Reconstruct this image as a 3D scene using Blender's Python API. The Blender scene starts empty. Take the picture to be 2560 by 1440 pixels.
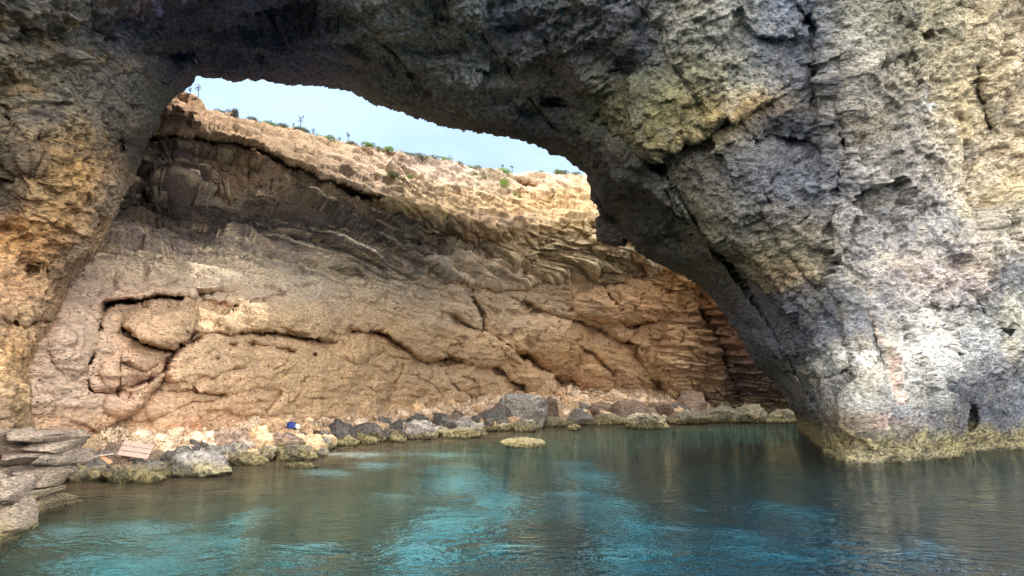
import bpy, math, random
import numpy as np
from mathutils import Vector, Matrix

S = bpy.context.scene
C = S.collection
R = math.radians
# ------------------------------------------------------------------ camera
F = 1668.0                 # focal length in photo pixels (2560 wide)
HOR = 970.0                # row of the horizon
PITCH = math.atan((HOR - 720.0) / F)
CAMZ = 3.0
cd = bpy.data.cameras.new("camera"); cam = bpy.data.objects.new("camera", cd); C.objects.link(cam)
cam.location = (0, 0, CAMZ); cam.rotation_euler = (R(90) + PITCH, 0, 0)
cd.sensor_width = 36; cd.lens = 36 * F / 2560; cd.clip_start = .1; cd.clip_end = 3000
S.camera = cam
# ------------------------------------------------------------------ light
SUN_EL, SUN_AZ = 65.0, 5.0      # azimuth measured clockwise from +Y (the view direction)
w = bpy.data.worlds.new("World"); S.world = w; w.use_nodes = True
nt = w.node_tree; nt.nodes.clear()
out = nt.nodes.new('ShaderNodeOutputWorld'); bg = nt.nodes.new('ShaderNodeBackground')
sky = nt.nodes.new('ShaderNodeTexSky'); sky.sky_type = 'NISHITA'; sky.sun_disc = False
sky.sun_elevation = R(SUN_EL); sky.sun_rotation = R(SUN_AZ); sky.dust_density = 1.5; sky.ozone_density = 1.0
tc = nt.nodes.new('ShaderNodeTexCoord'); mp = nt.nodes.new('ShaderNodeMapping'); mp.inputs['Scale'].default_value = (1, 1, 2.4)
cn = nt.nodes.new('ShaderNodeTexNoise'); cn.inputs['Scale'].default_value = 2.2; cn.inputs['Detail'].default_value = 7
cr = nt.nodes.new('ShaderNodeMapRange'); cr.inputs[1].default_value = .35; cr.inputs[2].default_value = .75
cr.inputs[3].default_value = .45; cr.inputs[4].default_value = .95
mx = nt.nodes.new('ShaderNodeMix'); mx.data_type = 'RGBA'; mx.inputs[7].default_value = (1.05, 1.55, 1.9, 1)
L = nt.links.new
L(tc.outputs['Generated'], mp.inputs[0]); L(mp.outputs[0], cn.inputs[0]); L(cn.outputs[0], cr.inputs[0]); L(cr.outputs[0], mx.inputs[0])
L(sky.outputs[0], mx.inputs[6])
# added bright fill in the sky behind the boat, dimmer sky over the land
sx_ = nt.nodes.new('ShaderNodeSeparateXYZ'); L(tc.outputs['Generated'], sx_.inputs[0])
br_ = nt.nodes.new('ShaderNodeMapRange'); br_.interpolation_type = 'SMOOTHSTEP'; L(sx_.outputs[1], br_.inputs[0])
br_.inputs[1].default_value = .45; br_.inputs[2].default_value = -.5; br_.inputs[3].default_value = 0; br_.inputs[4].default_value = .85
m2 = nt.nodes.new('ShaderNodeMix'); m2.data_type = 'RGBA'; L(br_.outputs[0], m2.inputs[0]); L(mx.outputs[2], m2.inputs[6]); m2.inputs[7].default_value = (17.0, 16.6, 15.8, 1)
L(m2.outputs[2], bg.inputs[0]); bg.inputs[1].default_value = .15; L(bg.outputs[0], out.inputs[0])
sl = bpy.data.lights.new("sun", 'SUN'); so = bpy.data.objects.new("sun", sl); C.objects.link(so)
sl.energy = 2.6; sl.angle = R(.5); sl.color = (1, .94, .84)
sd = Vector((math.cos(R(SUN_EL)) * math.sin(R(SUN_AZ)), math.cos(R(SUN_EL)) * math.cos(R(SUN_AZ)), math.sin(R(SUN_EL))))
so.rotation_euler = sd.to_track_quat('Z', 'Y').to_euler(); so.location = (20, 30, 60)
S.view_settings.view_transform = 'Standard'; S.view_settings.look = 'None'
S.view_settings.gamma = 1; S.view_settings.exposure = 1.4
S.cycles.max_bounces = 7; S.cycles.diffuse_bounces = 5; S.cycles.transparent_max_bounces = 10; S.cycles.glossy_bounces = 3
S.cycles.caustics_reflective = False; S.cycles.caustics_refractive = True; S.cycles.transmission_bounces = 6; S.cycles.sample_clamp_indirect = 4

# ------------------------------------------------------------------ helpers
def ray(u, v):
    x = (np.asarray(u, float) - 1280) / F; y = (720 - np.asarray(v, float)) / F
    c, s = math.cos(PITCH), math.sin(PITCH)
    return x, c - y * s, s + y * c
def at(u, v, D):
    x, y, z = ray(u, v); k = D / y
    return np.stack([x * k, y * k + 0 * x, CAMZ + z * k], -1)
def D_on(v, z=0.0):
    x, y, zz = ray(0, v); return (z - CAMZ) / zz * y
rng = np.random.RandomState(7)
PERM = rng.permutation(256); PERM = np.concatenate([PERM, PERM])
G = rng.normal(size=(256, 3)); G /= np.linalg.norm(G, axis=1)[:, None]
def perlin(p):
    p = np.asarray(p, np.float64); i = np.floor(p).astype(np.int64); f = p - i
    t = f * f * f * (f * (f * 6 - 15) + 10); i &= 255
    r = 0
    for dx in (0, 1):
        wx = t[..., 0] if dx else 1 - t[..., 0]; a = PERM[(i[..., 0] + dx) & 255]
        for dy in (0, 1):
            wy = t[..., 1] if dy else 1 - t[..., 1]; b = PERM[(a + i[..., 1] + dy) & 255]
            for dz in (0, 1):
                wz = t[..., 2] if dz else 1 - t[..., 2]; g = G[PERM[(b + i[..., 2] + dz) & 255]]
                r = r + wx * wy * wz * (g[..., 0] * (f[..., 0] - dx) + g[..., 1] * (f[..., 1] - dy) + g[..., 2] * (f[..., 2] - dz))
    return r * 1.5
def fbm(p, o=4, rough=.5, off=0.0):
    r = 0; a = 1; s = 0
    for k in range(o):
        r = r + a * perlin(p * 2.03 ** k + 17.3 * k + off); s += a; a *= rough
    return r / s
def ridged(p, o=4, rough=.5, off=0.0):
    r = 0; a = 1; s = 0
    for k in range(o):
        r = r + a * (1 - 2.2 * np.abs(perlin(p * 2.03 ** k + 11.1 * k + off))); s += a; a *= rough
    return r / s
def smooth(a, b, x):
    t = np.clip((x - a) / (b - a), 0, 1); return t * t * (3 - 2 * t)
def interp(u, pts):
    p = np.array(pts, float); return np.interp(u, p[:, 0], p[:, 1])
def poly_dist(u, v, pts):
    """distance to a polyline, side sign (+ below/right of travel), and the fraction of the way along it"""
    best = np.full(u.shape, 1e9); side = np.zeros(u.shape); fr = np.zeros(u.shape); n = len(pts) - 1
    for k in range(n):
        (x0, y0), (x1, y1) = pts[k], pts[k + 1]; dx, dy = x1 - x0, y1 - y0
        t = np.clip(((u - x0) * dx + (v - y0) * dy) / (dx * dx + dy * dy + 1e-9), 0, 1)
        d = np.hypot(u - x0 - t * dx, v - y0 - t * dy); m = d < best
        best = np.where(m, d, best); cr = dx * (v - y0) - dy * (u - x0)
        side = np.where(m, np.sign(cr), side); fr = np.where(m, (k + t) / n, fr)
    return best, side, fr
def in_poly(u, v, pts):
    c = np.zeros(u.shape, bool); n = len(pts); j = n - 1
    for i in range(n):
        xi, yi = pts[i]; xj, yj = pts[j]
        if yi != yj:
            c ^= ((yi > v) != (yj > v)) & (u < (xj - xi) * (v - yi) / (yj - yi) + xi)
        j = i
    return c
def rbf(pts):
    P = np.array(pts, float); X = P[:, :2] / 500.0; n = len(X)
    d = np.linalg.norm(X[:, None] - X[None], axis=2); K = d + np.eye(n) * .0
    A = np.zeros((n + 3, n + 3)); A[:n, :n] = K; A[:n, n] = 1; A[:n, n + 1:] = X; A[n, :n] = 1; A[n + 1:, :n] = X.T
    c = np.linalg.solve(A, np.concatenate([P[:, 2], [0, 0, 0]]))
    def f(u, v):
        u = np.asarray(u, float) / 500; v = np.asarray(v, float) / 500
        r = c[n] + c[n + 1] * u + c[n + 2] * v
        for k in range(n): r = r + c[k] * np.sqrt((u - X[k, 0]) ** 2 + (v - X[k, 1]) ** 2 + .004)
        return r
    return f
def lin(c):
    c = np.asarray(c, float) / 255.0
    return np.where(c <= .04045, c / 12.92, ((c + .055) / 1.055) ** 2.4)
def blend_cols(u, v, blobs, base_r=70.0):
    num = 0; den = 1e-9
    for b in blobs:
        ru, rv = (b[5], b[6]) if len(b) > 6 else (base_r, base_r)
        wgt = np.exp(-.5 * (((u - b[0]) / ru) ** 2 + ((v - b[1]) / rv) ** 2)) + 1e-7 / (1 + ((u - b[0]) ** 2 + (v - b[1]) ** 2) / 1e5)
        num = num + wgt[..., None] * lin(b[2:5]); den = den + wgt
    return num / den[..., None]
def mesh_grid(name, P, mat, col=None, keep=None, extra=None, smoothf=True):
    """a mesh from a grid of points; keep masks the cells"""
    n, m = P.shape[:2]; idx = np.arange(n * m).reshape(n, m)
    q = np.stack([idx[:-1, :-1], idx[1:, :-1], idx[1:, 1:], idx[:-1, 1:]], -1)
    if keep is not None: q = q[keep]
    q = q.reshape(-1, 4); V = P.reshape(-1, 3); CC = None if col is None else col.reshape(-1, 3)
    if extra is not None:
        V, q, CC = extra(V, q, CC)
    used = np.unique(q); mp_ = np.full(len(V), -1); mp_[used] = np.arange(len(used)); V = V[used]; q = mp_[q]
    if CC is not None: CC = CC[used]
    return raw_mesh(name, V, q, mat, CC, smoothf)
def raw_mesh(name, V, q, mat, CC=None, smoothf=True, parent=None):
    me = bpy.data.meshes.new(name); k = q.shape[1]
    me.vertices.add(len(V)); me.vertices.foreach_set('co', np.ascontiguousarray(V, np.float32).ravel())
    me.loops.add(q.size); me.loops.foreach_set('vertex_index', q.astype(np.int32).ravel())
    me.polygons.add(len(q)); me.polygons.foreach_set('loop_start', np.arange(0, q.size, k, dtype=np.int32))
    me.polygons.foreach_set('loop_total', np.full(len(q), k, np.int32))
    me.polygons.foreach_set('use_smooth', np.full(len(q), smoothf))
    if CC is not None:
        a = me.color_attributes.new('Col', 'FLOAT_COLOR', 'POINT')
        a.data.foreach_set('color', np.concatenate([CC, np.ones((len(CC), 1))], 1).astype(np.float32).ravel())
    me.update(calc_edges=True); me.validate()
    if mat: me.materials.append(mat)
    o = bpy.data.objects.new(name, me); C.objects.link(o)
    if parent: o.parent = parent
    return o
def tag(o, label=None, cat=None, group=None, kind=None):
    if label: o['label'] = label
    if cat: o['category'] = cat
    if group: o['group'] = group
    if kind: o['kind'] = kind
    return o
def grid_normals(P):
    du = np.gradient(P, axis=1); dv = np.gradient(P, axis=0)
    n = np.cross(dv, du); n /= np.linalg.norm(n, axis=2)[..., None] + 1e-9
    back = (n * (P - np.array([0, 0, CAMZ]))).sum(2) > 0
    n[back] *= -1
    return n
def facets(P, mask, n, metric, tilt, seed, warp=.5):
    """broken faces: every cell of a jittered cell pattern is tilted and offset by itself"""
    r = np.random.RandomState(seed); X = P[mask]; sd_ = X[r.choice(len(X), n, replace=False)]
    Xw = X + warp * np.stack([fbm(X / 1.2, 3, .55, off=k * 7.) for k in range(3)], -1)
    m = np.array(metric); A = (Xw / m).astype(np.float32); B = (sd_ / m).astype(np.float32); b2 = (B * B).sum(1)
    tv = r.normal(size=(n, 3)) * tilt; of = r.normal(size=n) * tilt * m.mean() * .35; o = np.zeros(P.shape[:2]); res = np.empty(len(X))
    for k in range(0, len(X), 60000):
        a = A[k:k + 60000]; i = np.argmin(b2[None] - 2 * a @ B.T, 1); res[k:k + 60000] = np.clip(((X[k:k + 60000] - sd_[i]) * tv[i]).sum(1), -1.2, 1.2) + of[i]
    o[mask] = res; return o
def terrace(x, w=.3):
    f = np.floor(x); return f + smooth(0, w, x - f)
def blur(a, k):
    for _ in range(k):
        a = (a + np.roll(a, 1, 0) + np.roll(a, -1, 0)) / 3; a = (a + np.roll(a, 1, 1) + np.roll(a, -1, 1)) / 3
    return a

# ------------------------------------------------------------------ materials
class NT:
    def __init__(s, name):
        s.m = bpy.data.materials.new(name); s.m.use_nodes = True; s.t = s.m.node_tree; s.t.nodes.clear()
        s.out = s.t.nodes.new('ShaderNodeOutputMaterial')
    def n(s, typ, **kw):
        x = s.t.nodes.new('ShaderNode' + typ)
        for k, v in kw.items(): setattr(x, k, v)
        return x
    def l(s, a, b): s.t.links.new(a, b)
    def noise(s, vec, scale, detail=4, rough=.5, dist=0):
        x = s.n('TexNoise'); x.inputs['Scale'].default_value = scale; x.inputs['Detail'].default_value = detail
        x.inputs['Roughness'].default_value = rough; x.inputs['Distortion'].default_value = dist; s.l(vec, x.inputs['Vector']); return x.outputs[0]
    def rng(s, val, a, b, c, d):
        x = s.n('MapRange'); s.l(val, x.inputs[0])
        for i, q in enumerate((a, b, c, d)): x.inputs[i + 1].default_value = q
        return x.outputs[0]
    def math(s, op, a, b=None):
        x = s.n('Math', operation=op)
        for i, q in enumerate((a, b)):
            if q is None: continue
            if isinstance(q, (int, float)): x.inputs[i].default_value = q
            else: s.l(q, x.inputs[i])
        return x.outputs[0]
    def mix(s, fac, a, b, blend='MIX'):
        x = s.n('Mix', data_type='RGBA', blend_type=blend)
        for i, q in ((0, fac), (6, a), (7, b)):
            if isinstance(q, (int, float)): x.inputs[i].default_value = q
            elif isinstance(q, tuple): x.inputs[i].default_value = q
            else: s.l(q, x.inputs[i])
        return x.outputs[2]
    def mapping(s, vec, scale, rot=(0, 0, 0)):
        x = s.n('Mapping'); x.inputs['Scale'].default_value = scale; x.inputs['Rotation'].default_value = rot; s.l(vec, x.inputs[0]); return x.outputs[0]
def rgb(*c):
    return tuple(lin(c)) + (1,)
def rock_mat(name, col=None, fine=1.0, contrast=1.0, bump=.6, dist=.12, algae=True, lichen=.5, strata=0.0, stretch=(1, 1, 1), rot=(0, 0, 0), pits=.5, algz=.1):
    t = NT(name); g = t.n('NewGeometry'); pos = g.outputs['Position']
    if col is None:
        a = t.n('Attribute', attribute_name='Col'); base = a.outputs['Color']
    else:
        oi = t.n('ObjectInfo'); hv = t.n('HueSaturation'); hv.inputs['Color'].default_value = col
        t.l(t.rng(oi.outputs['Random'], 0, 1, .75, 1.25), hv.inputs['Value']); base = hv.outputs[0]
    sp = t.mapping(pos, stretch, rot)
    n1 = t.noise(pos, .7 * fine, 10, .68); n2 = t.noise(sp, 4.5 * fine, 8, .7); n3 = t.noise(sp, 14 * fine, 4, .6)
    v1 = t.rng(n1, .3, .7, 1 - .40 * contrast, 1 + .40 * contrast)
    v2 = t.rng(n2, .32, .68, 1 - .75 * contrast, 1 + .65 * contrast)
    mul = t.math('MULTIPLY', v1, v2)
    cm = t.n('CombineColor'); [t.l(mul, cm.inputs[i]) for i in range(3)]
    c = t.mix(1.0, base, cm.outputs[0], 'MULTIPLY')
    lf = t.math('MULTIPLY', t.rng(t.noise(sp, 7.5 * fine, 6, .72), .54, .60, 0, 1), t.rng(n1, .36, .56, 0, lichen * 1.3))
    c = t.mix(lf, c, rgb(50, 46, 46))
    pf = t.math('MULTIPLY', t.rng(n3, .56, .68, 0, .45), t.rng(n1, .62, .4, 0, 1))
    c = t.mix(pf, c, rgb(205, 198, 182))
    vor = t.n('TexVoronoi'); vor.inputs['Scale'].default_value = 4.0 * fine; t.l(sp, vor.inputs['Vector'])
    pit = t.rng(vor.outputs[0], .05, .35, 0, 1)
    if algae:
        sx = t.n('SeparateXYZ'); t.l(pos, sx.inputs[0])
        zz = t.math('ADD', sx.outputs[2], t.math('MULTIPLY', t.math('SUBTRACT', n1, .5), -2.6))
        zz = t.math('ADD', zz, t.math('MULTIPLY', t.math('SUBTRACT', n2, .5), -.8))
        af = t.rng(zz, algz, algz + .4, 1, 0)
        c = t.mix(t.math('MULTIPLY', af, t.rng(n3, .35, .6, .9, .55)), c, t.mix(t.rng(n2, .42, .56, 0, 1), rgb(88, 78, 52), rgb(176, 162, 108)))
        wet = t.rng(t.math('ADD', sx.outputs[2], t.math('MULTIPLY', t.math('SUBTRACT', n1, .5), .5)), .04, .22, .33, 1)
        cm2 = t.n('CombineColor'); [t.l(wet, cm2.inputs[i]) for i in range(3)]
        c = t.mix(1.0, c, cm2.outputs[0], 'MULTIPLY')
    b = t.n('BsdfPrincipled'); t.l(c, b.inputs['Base Color']); b.inputs['Roughness'].default_value = .9
    b.inputs['Specular IOR Level'].default_value = .25
    h = t.math('ADD', t.math('MULTIPLY', n2, 1.0), t.math('MULTIPLY', n3, .35))
    h = t.math('ADD', h, t.math('MULTIPLY', pit, pits))
    bp = t.n('Bump'); bp.inputs['Strength'].default_value = bump; bp.inputs['Distance'].default_value = dist
    t.l(h, bp.inputs['Height']); t.l(bp.outputs[0], b.inputs['Normal']); t.l(b.outputs[0], t.out.inputs[0])
    return t.m
M_cliff = rock_mat('cliff_limestone', lichen=.85, contrast=.6, stretch=(1, 1, 2.2), rot=(0, R(8), 0), bump=.8, dist=.10)
M_arch = rock_mat('arch_limestone', lichen=.65, contrast=1.05, stretch=(1, 1, 1.7), rot=(0, R(-22), 0), bump=1.0, dist=.16, algz=.9)
M_ledge = rock_mat('ledge_rock', rgb(164, 146, 130), fine=2.0, stretch=(1, 1, 3), bump=.8, dist=.08, lichen=.5)
M_dark = rock_mat('dark_boulder', rgb(104, 99, 95), fine=1.15, bump=.9, dist=.16, lichen=.4)
M_grey = rock_mat('grey_boulder', rgb(150, 143, 136), fine=1.15, bump=.8, dist=.14, lichen=.45)
M_brown = rock_mat('brown_boulder', rgb(146, 124, 108), fine=1.15, bump=.8, dist=.14, lichen=.4)
M_tan = rock_mat('tan_boulder', rgb(205, 172, 136), fine=1.15, bump=.7, dist=.12, lichen=.3, algz=.05)
M_algae = rock_mat('algae_boulder', rgb(150, 140, 118), fine=1.3, bump=1.0, dist=.16, lichen=.8, algz=.3)
M_pale = rock_mat('pale_stone', rgb(222, 196, 168), fine=2.5, bump=.6, dist=.04, lichen=.12, algae=False)
M_beach = rock_mat('beach_gravel', rgb(206, 176, 142), fine=3.2, bump=1.0, dist=.10, lichen=.3, algz=.25)
M_bed = None
def plain(name, c, rough=.7, var=.25, sc=8):
    t = NT(name); g = t.n('NewGeometry'); n1 = t.noise(t.mapping(g.outputs['Position'], (1, 1, 1)), sc, 5, .6)
    cm = t.n('CombineColor'); f = t.rng(n1, .3, .7, 1 - var, 1 + var); [t.l(f, cm.inputs[i]) for i in range(3)]
    b = t.n('BsdfPrincipled'); t.l(t.mix(1.0, c, cm.outputs[0], 'MULTIPLY'), b.inputs['Base Color']); b.inputs['Roughness'].default_value = rough
    t.l(b.outputs[0], t.out.inputs[0]); return t.m
M_leaf = plain('shrub_leaf', rgb(108, 122, 74), .8, .45, 6)
M_leaf2 = plain('bright_leaf', rgb(128, 158, 62), .8, .4, 6)
M_stalk = plain('dry_stalk', rgb(92, 84, 70), .9)
M_wood = plain('pink_grey_wood', rgb(186, 158, 144), .8, .2, 12)
M_wood2 = plain('orange_wood', rgb(196, 150, 112), .8, .2, 12)
M_drift = plain('bleached_driftwood', rgb(214, 202, 184), .8, .2, 12)
M_blue = plain('blue_plastic', rgb(24, 54, 130), .4, .15)
M_white = plain('white_plastic', rgb(225, 225, 215), .45, .1)
M_black = plain('black_plastic', rgb(35, 35, 40), .5, .1)

# ------------------------------------------------------------------ the shore lines (photo pixels)
WATER = [(-400, 1260), (150, 1205), (250, 1200), (420, 1192), (575, 1165), (700, 1146), (810, 1133), (850, 1112), (1000, 1098), (1150, 1090),
         (1250, 1077), (1400, 1066), (1500, 1061), (1650, 1060), (1760, 1052), (1850, 1048), (2000, 1052), (2300, 1052)]
BASE = [(-400, 1120), (100, 1100), (230, 1084), (450, 1085), (650, 1050), (800, 1048), (950, 1040), (1100, 1018), (1200, 1002), (1340, 986), (1450, 976),
        (1650, 988), (1750, 1005), (1850, 1022), (2000, 1050), (2300, 1050)]
BASED = [(-900, 14), (-400, 17), (100, 23), (230, 25), (450, 28), (650, 34), (800, 39), (950, 45), (1100, 52), (1200, 56), (1340, 61), (1450, 64), (1650, 68),
         (1850, 68), (2000, 64), (2600, 66)]
def shoreD(u, v):
    vw = interp(u, WATER); vc = interp(u, BASE); dc = interp(u, BASED); dw = D_on(vw)
    t = np.clip((v - vc) / np.maximum(vw - vc, 4), 0, 1)
    inv = (1 - t) / dc + t / dw
    return np.where(v > vw, D_on(np.maximum(v, vw)), 1 / inv)

# ------------------------------------------------------------------ back cliff
SKYL = [(-900, -200), (300, 190), (400, 215), (440, 238), (480, 252), (505, 275), (560, 290), (600, 302), (650, 314), (700, 328), (750, 342), (830, 360), (900, 374), (950, 382),
        (1050, 399), (1120, 407), (1180, 425), (1250, 436), (1330, 434), (1465, 442), (1700, 450), (2600, 470)]
LIP = [(-900, 100), (200, 300), (400, 325), (520, 338), (600, 350), (700, 388), (800, 432), (868, 462), (960, 492), (1050, 512), (1130, 540), (1200, 552), (1290, 570), (1380, 560),
       (1450, 552), (1560, 560), (1800, 560), (2600, 560)]
CR = [  # polyline, width px, depth m, step m (recess on the + side), step reach px
    ([(255, 784), (270, 759), (298, 752), (347, 755), (393, 740), (442, 741), (477, 745), (505, 734), (537, 726), (625, 720)], 7, 1.6, .9, 30),
    ([(480, 748), (493, 790), (496, 815)], 4, .8, 0, 30),
    ([(540, 808), (575, 785), (618, 759), (660, 750), (712, 736)], 4, .7, -.5, 30),
    ([(300, 808), (319, 826), (347, 850), (375, 864), (428, 877), (473, 849), (496, 820)], 4, .9, .5, 26),
    ([(515, 833), (607, 831), (677, 833), (727, 840), (772, 847), (815, 857), (853, 850)], 4, .8, .7, 40),
    ([(516, 836), (466, 864), (435, 882), (417, 907), (415, 924), (379, 949), (301, 977)], 4, .9, .4, 30),
    ([(417, 928), (396, 966), (347, 1016), (298, 1051), (255, 1075), (227, 1084)], 6, 1.3, -.9, 45),
    ([(255, 784), (245, 840), (241, 875), (220, 917), (213, 942), (231, 984), (290, 984), (301, 966)], 4, 1.0, 0, 30),
    ([(302, 890), (300, 930), (301, 966)], 2.5, .3, 0, 30),
    ([(421, 977), (502, 982), (572, 988)], 3, .6, .5, 30),
    ([(519, 949), (558, 928), (621, 917)], 2.5, .35, .2, 20),
    ([(431, 1026), (473, 1005), (537, 1003)], 2.5, .35, .2, 20),
    ([(663, 1040), (677, 1016), (709, 980)], 3, .45, -.3, 26),
    ([(733, 1055), (728, 1025), (750, 990), (770, 960)], 2.5, .2, 0, 20),
    ([(871, 833), (923, 826), (969, 840), (1001, 862), (1037, 887), (1092, 902), (1137, 902), (1179, 910), (1233, 917), (1267, 942), (1308, 967), (1333, 983)], 4.5, 1.2, 1.2, 42),
    ([(1102, 910), (1112, 942), (1150, 979), (1198, 1000)], 4, 1.0, -.5, 30),
    ([(1144, 937), (1170, 945), (1192, 958), (1198, 1000)], 3, .6, 0, 30),
    ([(1175, 704), (1183, 750), (1208, 787), (1208, 825), (1250, 854), (1292, 883)], 3.5, 1.1, -.6, 36),
    ([(1292, 883), (1333, 908), (1367, 933), (1400, 962), (1446, 973)], 10, 3.0, -1.6, 50),
    ([(1129, 787), (1154, 810), (1187, 821), (1208, 829)], 3.5, .9, .3, 24),
    ([(1300, 750), (1350, 775), (1400, 792), (1450, 804), (1500, 821), (1546, 846), (1583, 862), (1600, 896), (1617, 921)], 4, 1.3, 1.3, 34),
    ([(1508, 700), (1517, 733), (1546, 771)], 3, .8, 0, 24),
    ([(1542, 829), (1583, 819), (1650, 800)], 3, .8, .5, 24),
    ([(1000, 667), (1083, 679), (1175, 704), (1233, 725), (1292, 725), (1350, 708), (1417, 687), (1479, 667), (1508, 658)], 4, 1.2, .5, 30),
    ([(1629, 942), (1645, 960), (1663, 983)], 8, 2.0, -.6, 26),
    ([(1446, 862), (1487, 887), (1525, 925), (1537, 942)], 3, .8, .4, 22),
    ([(1011, 903), (1001, 931), (980, 980), (959, 1030)], 3, .5, .2, 24),
    ([(920, 959), (941, 991)], 4, .8, .3, 14),
    ([(935, 893), (960, 880), (985, 905)], 3, .6, -.3, 20),
    ([(620, 858), (660, 866), (720, 872), (740, 882)], 7, .8, 0, 20),
    ([(300, 905), (330, 912), (365, 925), (400, 905)], 3, .3, .2, 20),
    ([(860, 470), (900, 486), (960, 492)], 4, 1.0, .5, 16),
    ([(520, 470), (640, 475), (760, 470), (868, 468)], 4, 1.0, .6, 30),
    ([(320, 480), (400, 470), (470, 490), (560, 520), (640, 540)], 4, .8, .6, 30),
    ([(1205, 600), (1250, 585), (1300, 615), (1310, 660), (1305, 700)], 4, .9, .3, 26),
    ([(1010, 600), (1080, 590), (1150, 605), (1230, 600)], 5, .9, .8, 22),
    ([(1060, 640), (1140, 630), (1240, 640), (1300, 640)], 5, .9, .8, 20),
    ([(1350, 560), (1330, 620), (1310, 700)], 3, .6, -.4, 40),
    ([(1720, 740), (1760, 790), (1800, 870), (1830, 960), (1850, 1020)], 5, 1.0, -.8, 40),
    ([(1480, 560), (1500, 582), (1530, 590), (1565, 602)], 6, 1.6, .4, 24),
    ([(1390, 690), (1440, 720), (1430, 760)], 3, .5, 0, 24),
    ([(1110, 1000), (1080, 960), (1040, 940), (1000, 935)], 2.5, .4, 0, 24),
]
HOLES = [(580, 862, 12, .6), (650, 870, 14, .9), (723, 880, 8, 1.0), (790, 886, 5, 1.0), (505, 627, 12, 1.6), (1748, 738, 14, 1.6), (542, 898, 6, .6), (1052, 990, 20, .6),
         (1380, 495, 14, 1.2), (640, 1062, 26, .7), (760, 955, 6, .4), (880, 833, 16, .9), (1835, 800, 14, .9), (1100, 850, 18, .5), (1480, 830, 18, .5), (1300, 833, 20, .3), (1810, 700, 16, .6)]
def cliff():
    us = np.concatenate([np.linspace(-900, 60, 50, endpoint=False), np.arange(60, 2080, 3.0), np.linspace(2085, 2600, 30)])
    ts = np.concatenate([np.linspace(0, 1, 262), 1 + np.linspace(.01, .35, 12)])
    U, T = np.meshgrid(us, ts); st = interp(us, SKYL); ba = interp(us, BASE) + 6
    Vp = st + T * (ba - st)
    V_ = Vp
    D0 = interp(U, BASED); lip = interp(U, LIP) + 16 * fbm(np.stack([U / 60, 0 * U, 0 * U + 3], -1), 4, .6) + 6 * fbm(np.stack([U / 9, 0 * U, 0 * U + 8], -1), 2, .6)
    sk = interp(U, SKYL)
    D = D0.copy()
    # the lower wall leans out towards the pool, then bows in under the lip
    hh = (ba - V_) / (ba - lip)                 # 0 foot .. 1 lip
    D += -1.6 * np.sin(np.clip(hh, 0, 1) * math.pi * .9) * (D0 / 45)
    below = smooth(0, 14 + 60 * smooth(880, 1050, U), V_ - lip)
    und = below * smooth(170, 10, V_ - lip)
    left = smooth(1450, 1200, U)
    D += und * (2.4 * left + .5) * (D0 / 45)
    D -= smooth(.62, .98, hh) * (1 - below) * 0 + smooth(.55, 1.0, hh) * 2.2 * (D0 / 45)
    up = np.clip((lip - V_) / np.maximum(lip - sk, 5), 0, 1)
    D += up ** 1.1 * 7.0 * (D0 / 45)
    D += 8.5 * smooth(1000, 350, U) * smooth(860, 520, V_)
    # the two bays above the ledge at the right
    b1 = np.exp(-((U - 1310) / 34) ** 2 - ((V_ - 463 - (U - 1310) * .22) / 9) ** 2); D += 3.5 * b1
    # the hollow right of the wedged block
    rec = in_poly(U, V_, [(480, 746), (520, 752), (600, 762), (545, 800), (533, 818), (497, 816)])
    D += blur(rec.astype(float), 3) * 1.3
    # the wedged block stands forward, and big slabs bulge
    for (cu, cv, ru, rv, a) in [(400, 805, 95, 62, .9), (320, 930, 70, 50, .5), (180, 830, 60, 110, .4), (340, 1010, 80, 40, .4), (640, 790, 120, 40, .5), (640, 950, 180, 90, .5), (790, 800, 90, 40, .5),
                                (1060, 850, 110, 50, 1.2), (1180, 960, 80, 40, .5), (1050, 960, 70, 50, .4), (1360, 850, 110, 70, 1.6), (1560, 760, 130, 50, 1.6), (1540, 890, 90, 60, .8),
                                (1240, 620, 60, 40, 1.0), (1600, 620, 120, 40, 1.5), (1700, 900, 60, 80, .8), (1230, 880, 60, 40, .8), (1480, 940, 60, 30, .8), (900, 880, 40, 25, .6), (1380, 480, 60, 30, 1.4)]:
        r2 = ((U - cu) / ru) ** 2 + ((V_ - cv) / rv) ** 2
        D -= a * np.sqrt(np.clip(1 - r2, 0, 1)) * .9
    wu = 6 * fbm(np.stack([U / 22, V_ / 22, 0 * U], -1), 4, .65); wv = 6 * fbm(np.stack([U / 22, V_ / 22, 0 * U + 9], -1), 4, .65)
    for pts, wd, dp, stp, rch in CR:
        x0 = min(p[0] for p in pts) - 130; x1 = max(p[0] for p in pts) + 130; y0 = min(p[1] for p in pts) - 130; y1 = max(p[1] for p in pts) + 130
        m = (U > x0) & (U < x1) & (V_ > y0) & (V_ < y1)
        d, s, fr = poly_dist(U[m] + wu[m], V_[m] + wv[m], pts)
        e = smooth(0, .12, fr) * smooth(1.0, .9, fr) * .75 + .25
        x = dp * 1.45 * np.exp(-(d / (wd * .75)) ** 1.3) * e
        if stp > 0: x = x + 1.3 * stp * (s > 0) * np.exp(-d / rch) * e
        if stp < 0: x = x - 1.3 * stp * (s < 0) * np.exp(-d / rch) * e
        D[m] += x
    for (cu, cv, r_, a) in HOLES:
        D += a * np.exp(-(((U + wu - cu) / r_) ** 2 + ((V_ + wv - cv) / (r_ * .6)) ** 2) ** 1.5)
    P = at(U, V_, D)
    N = grid_normals(P); N = blur(N, 2); N /= np.linalg.norm(N, axis=2)[..., None] + 1e-9
    sc = D / 45.0
    zz = P[..., 2] + .10 * P[..., 0] + .05 * P[..., 1]
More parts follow.
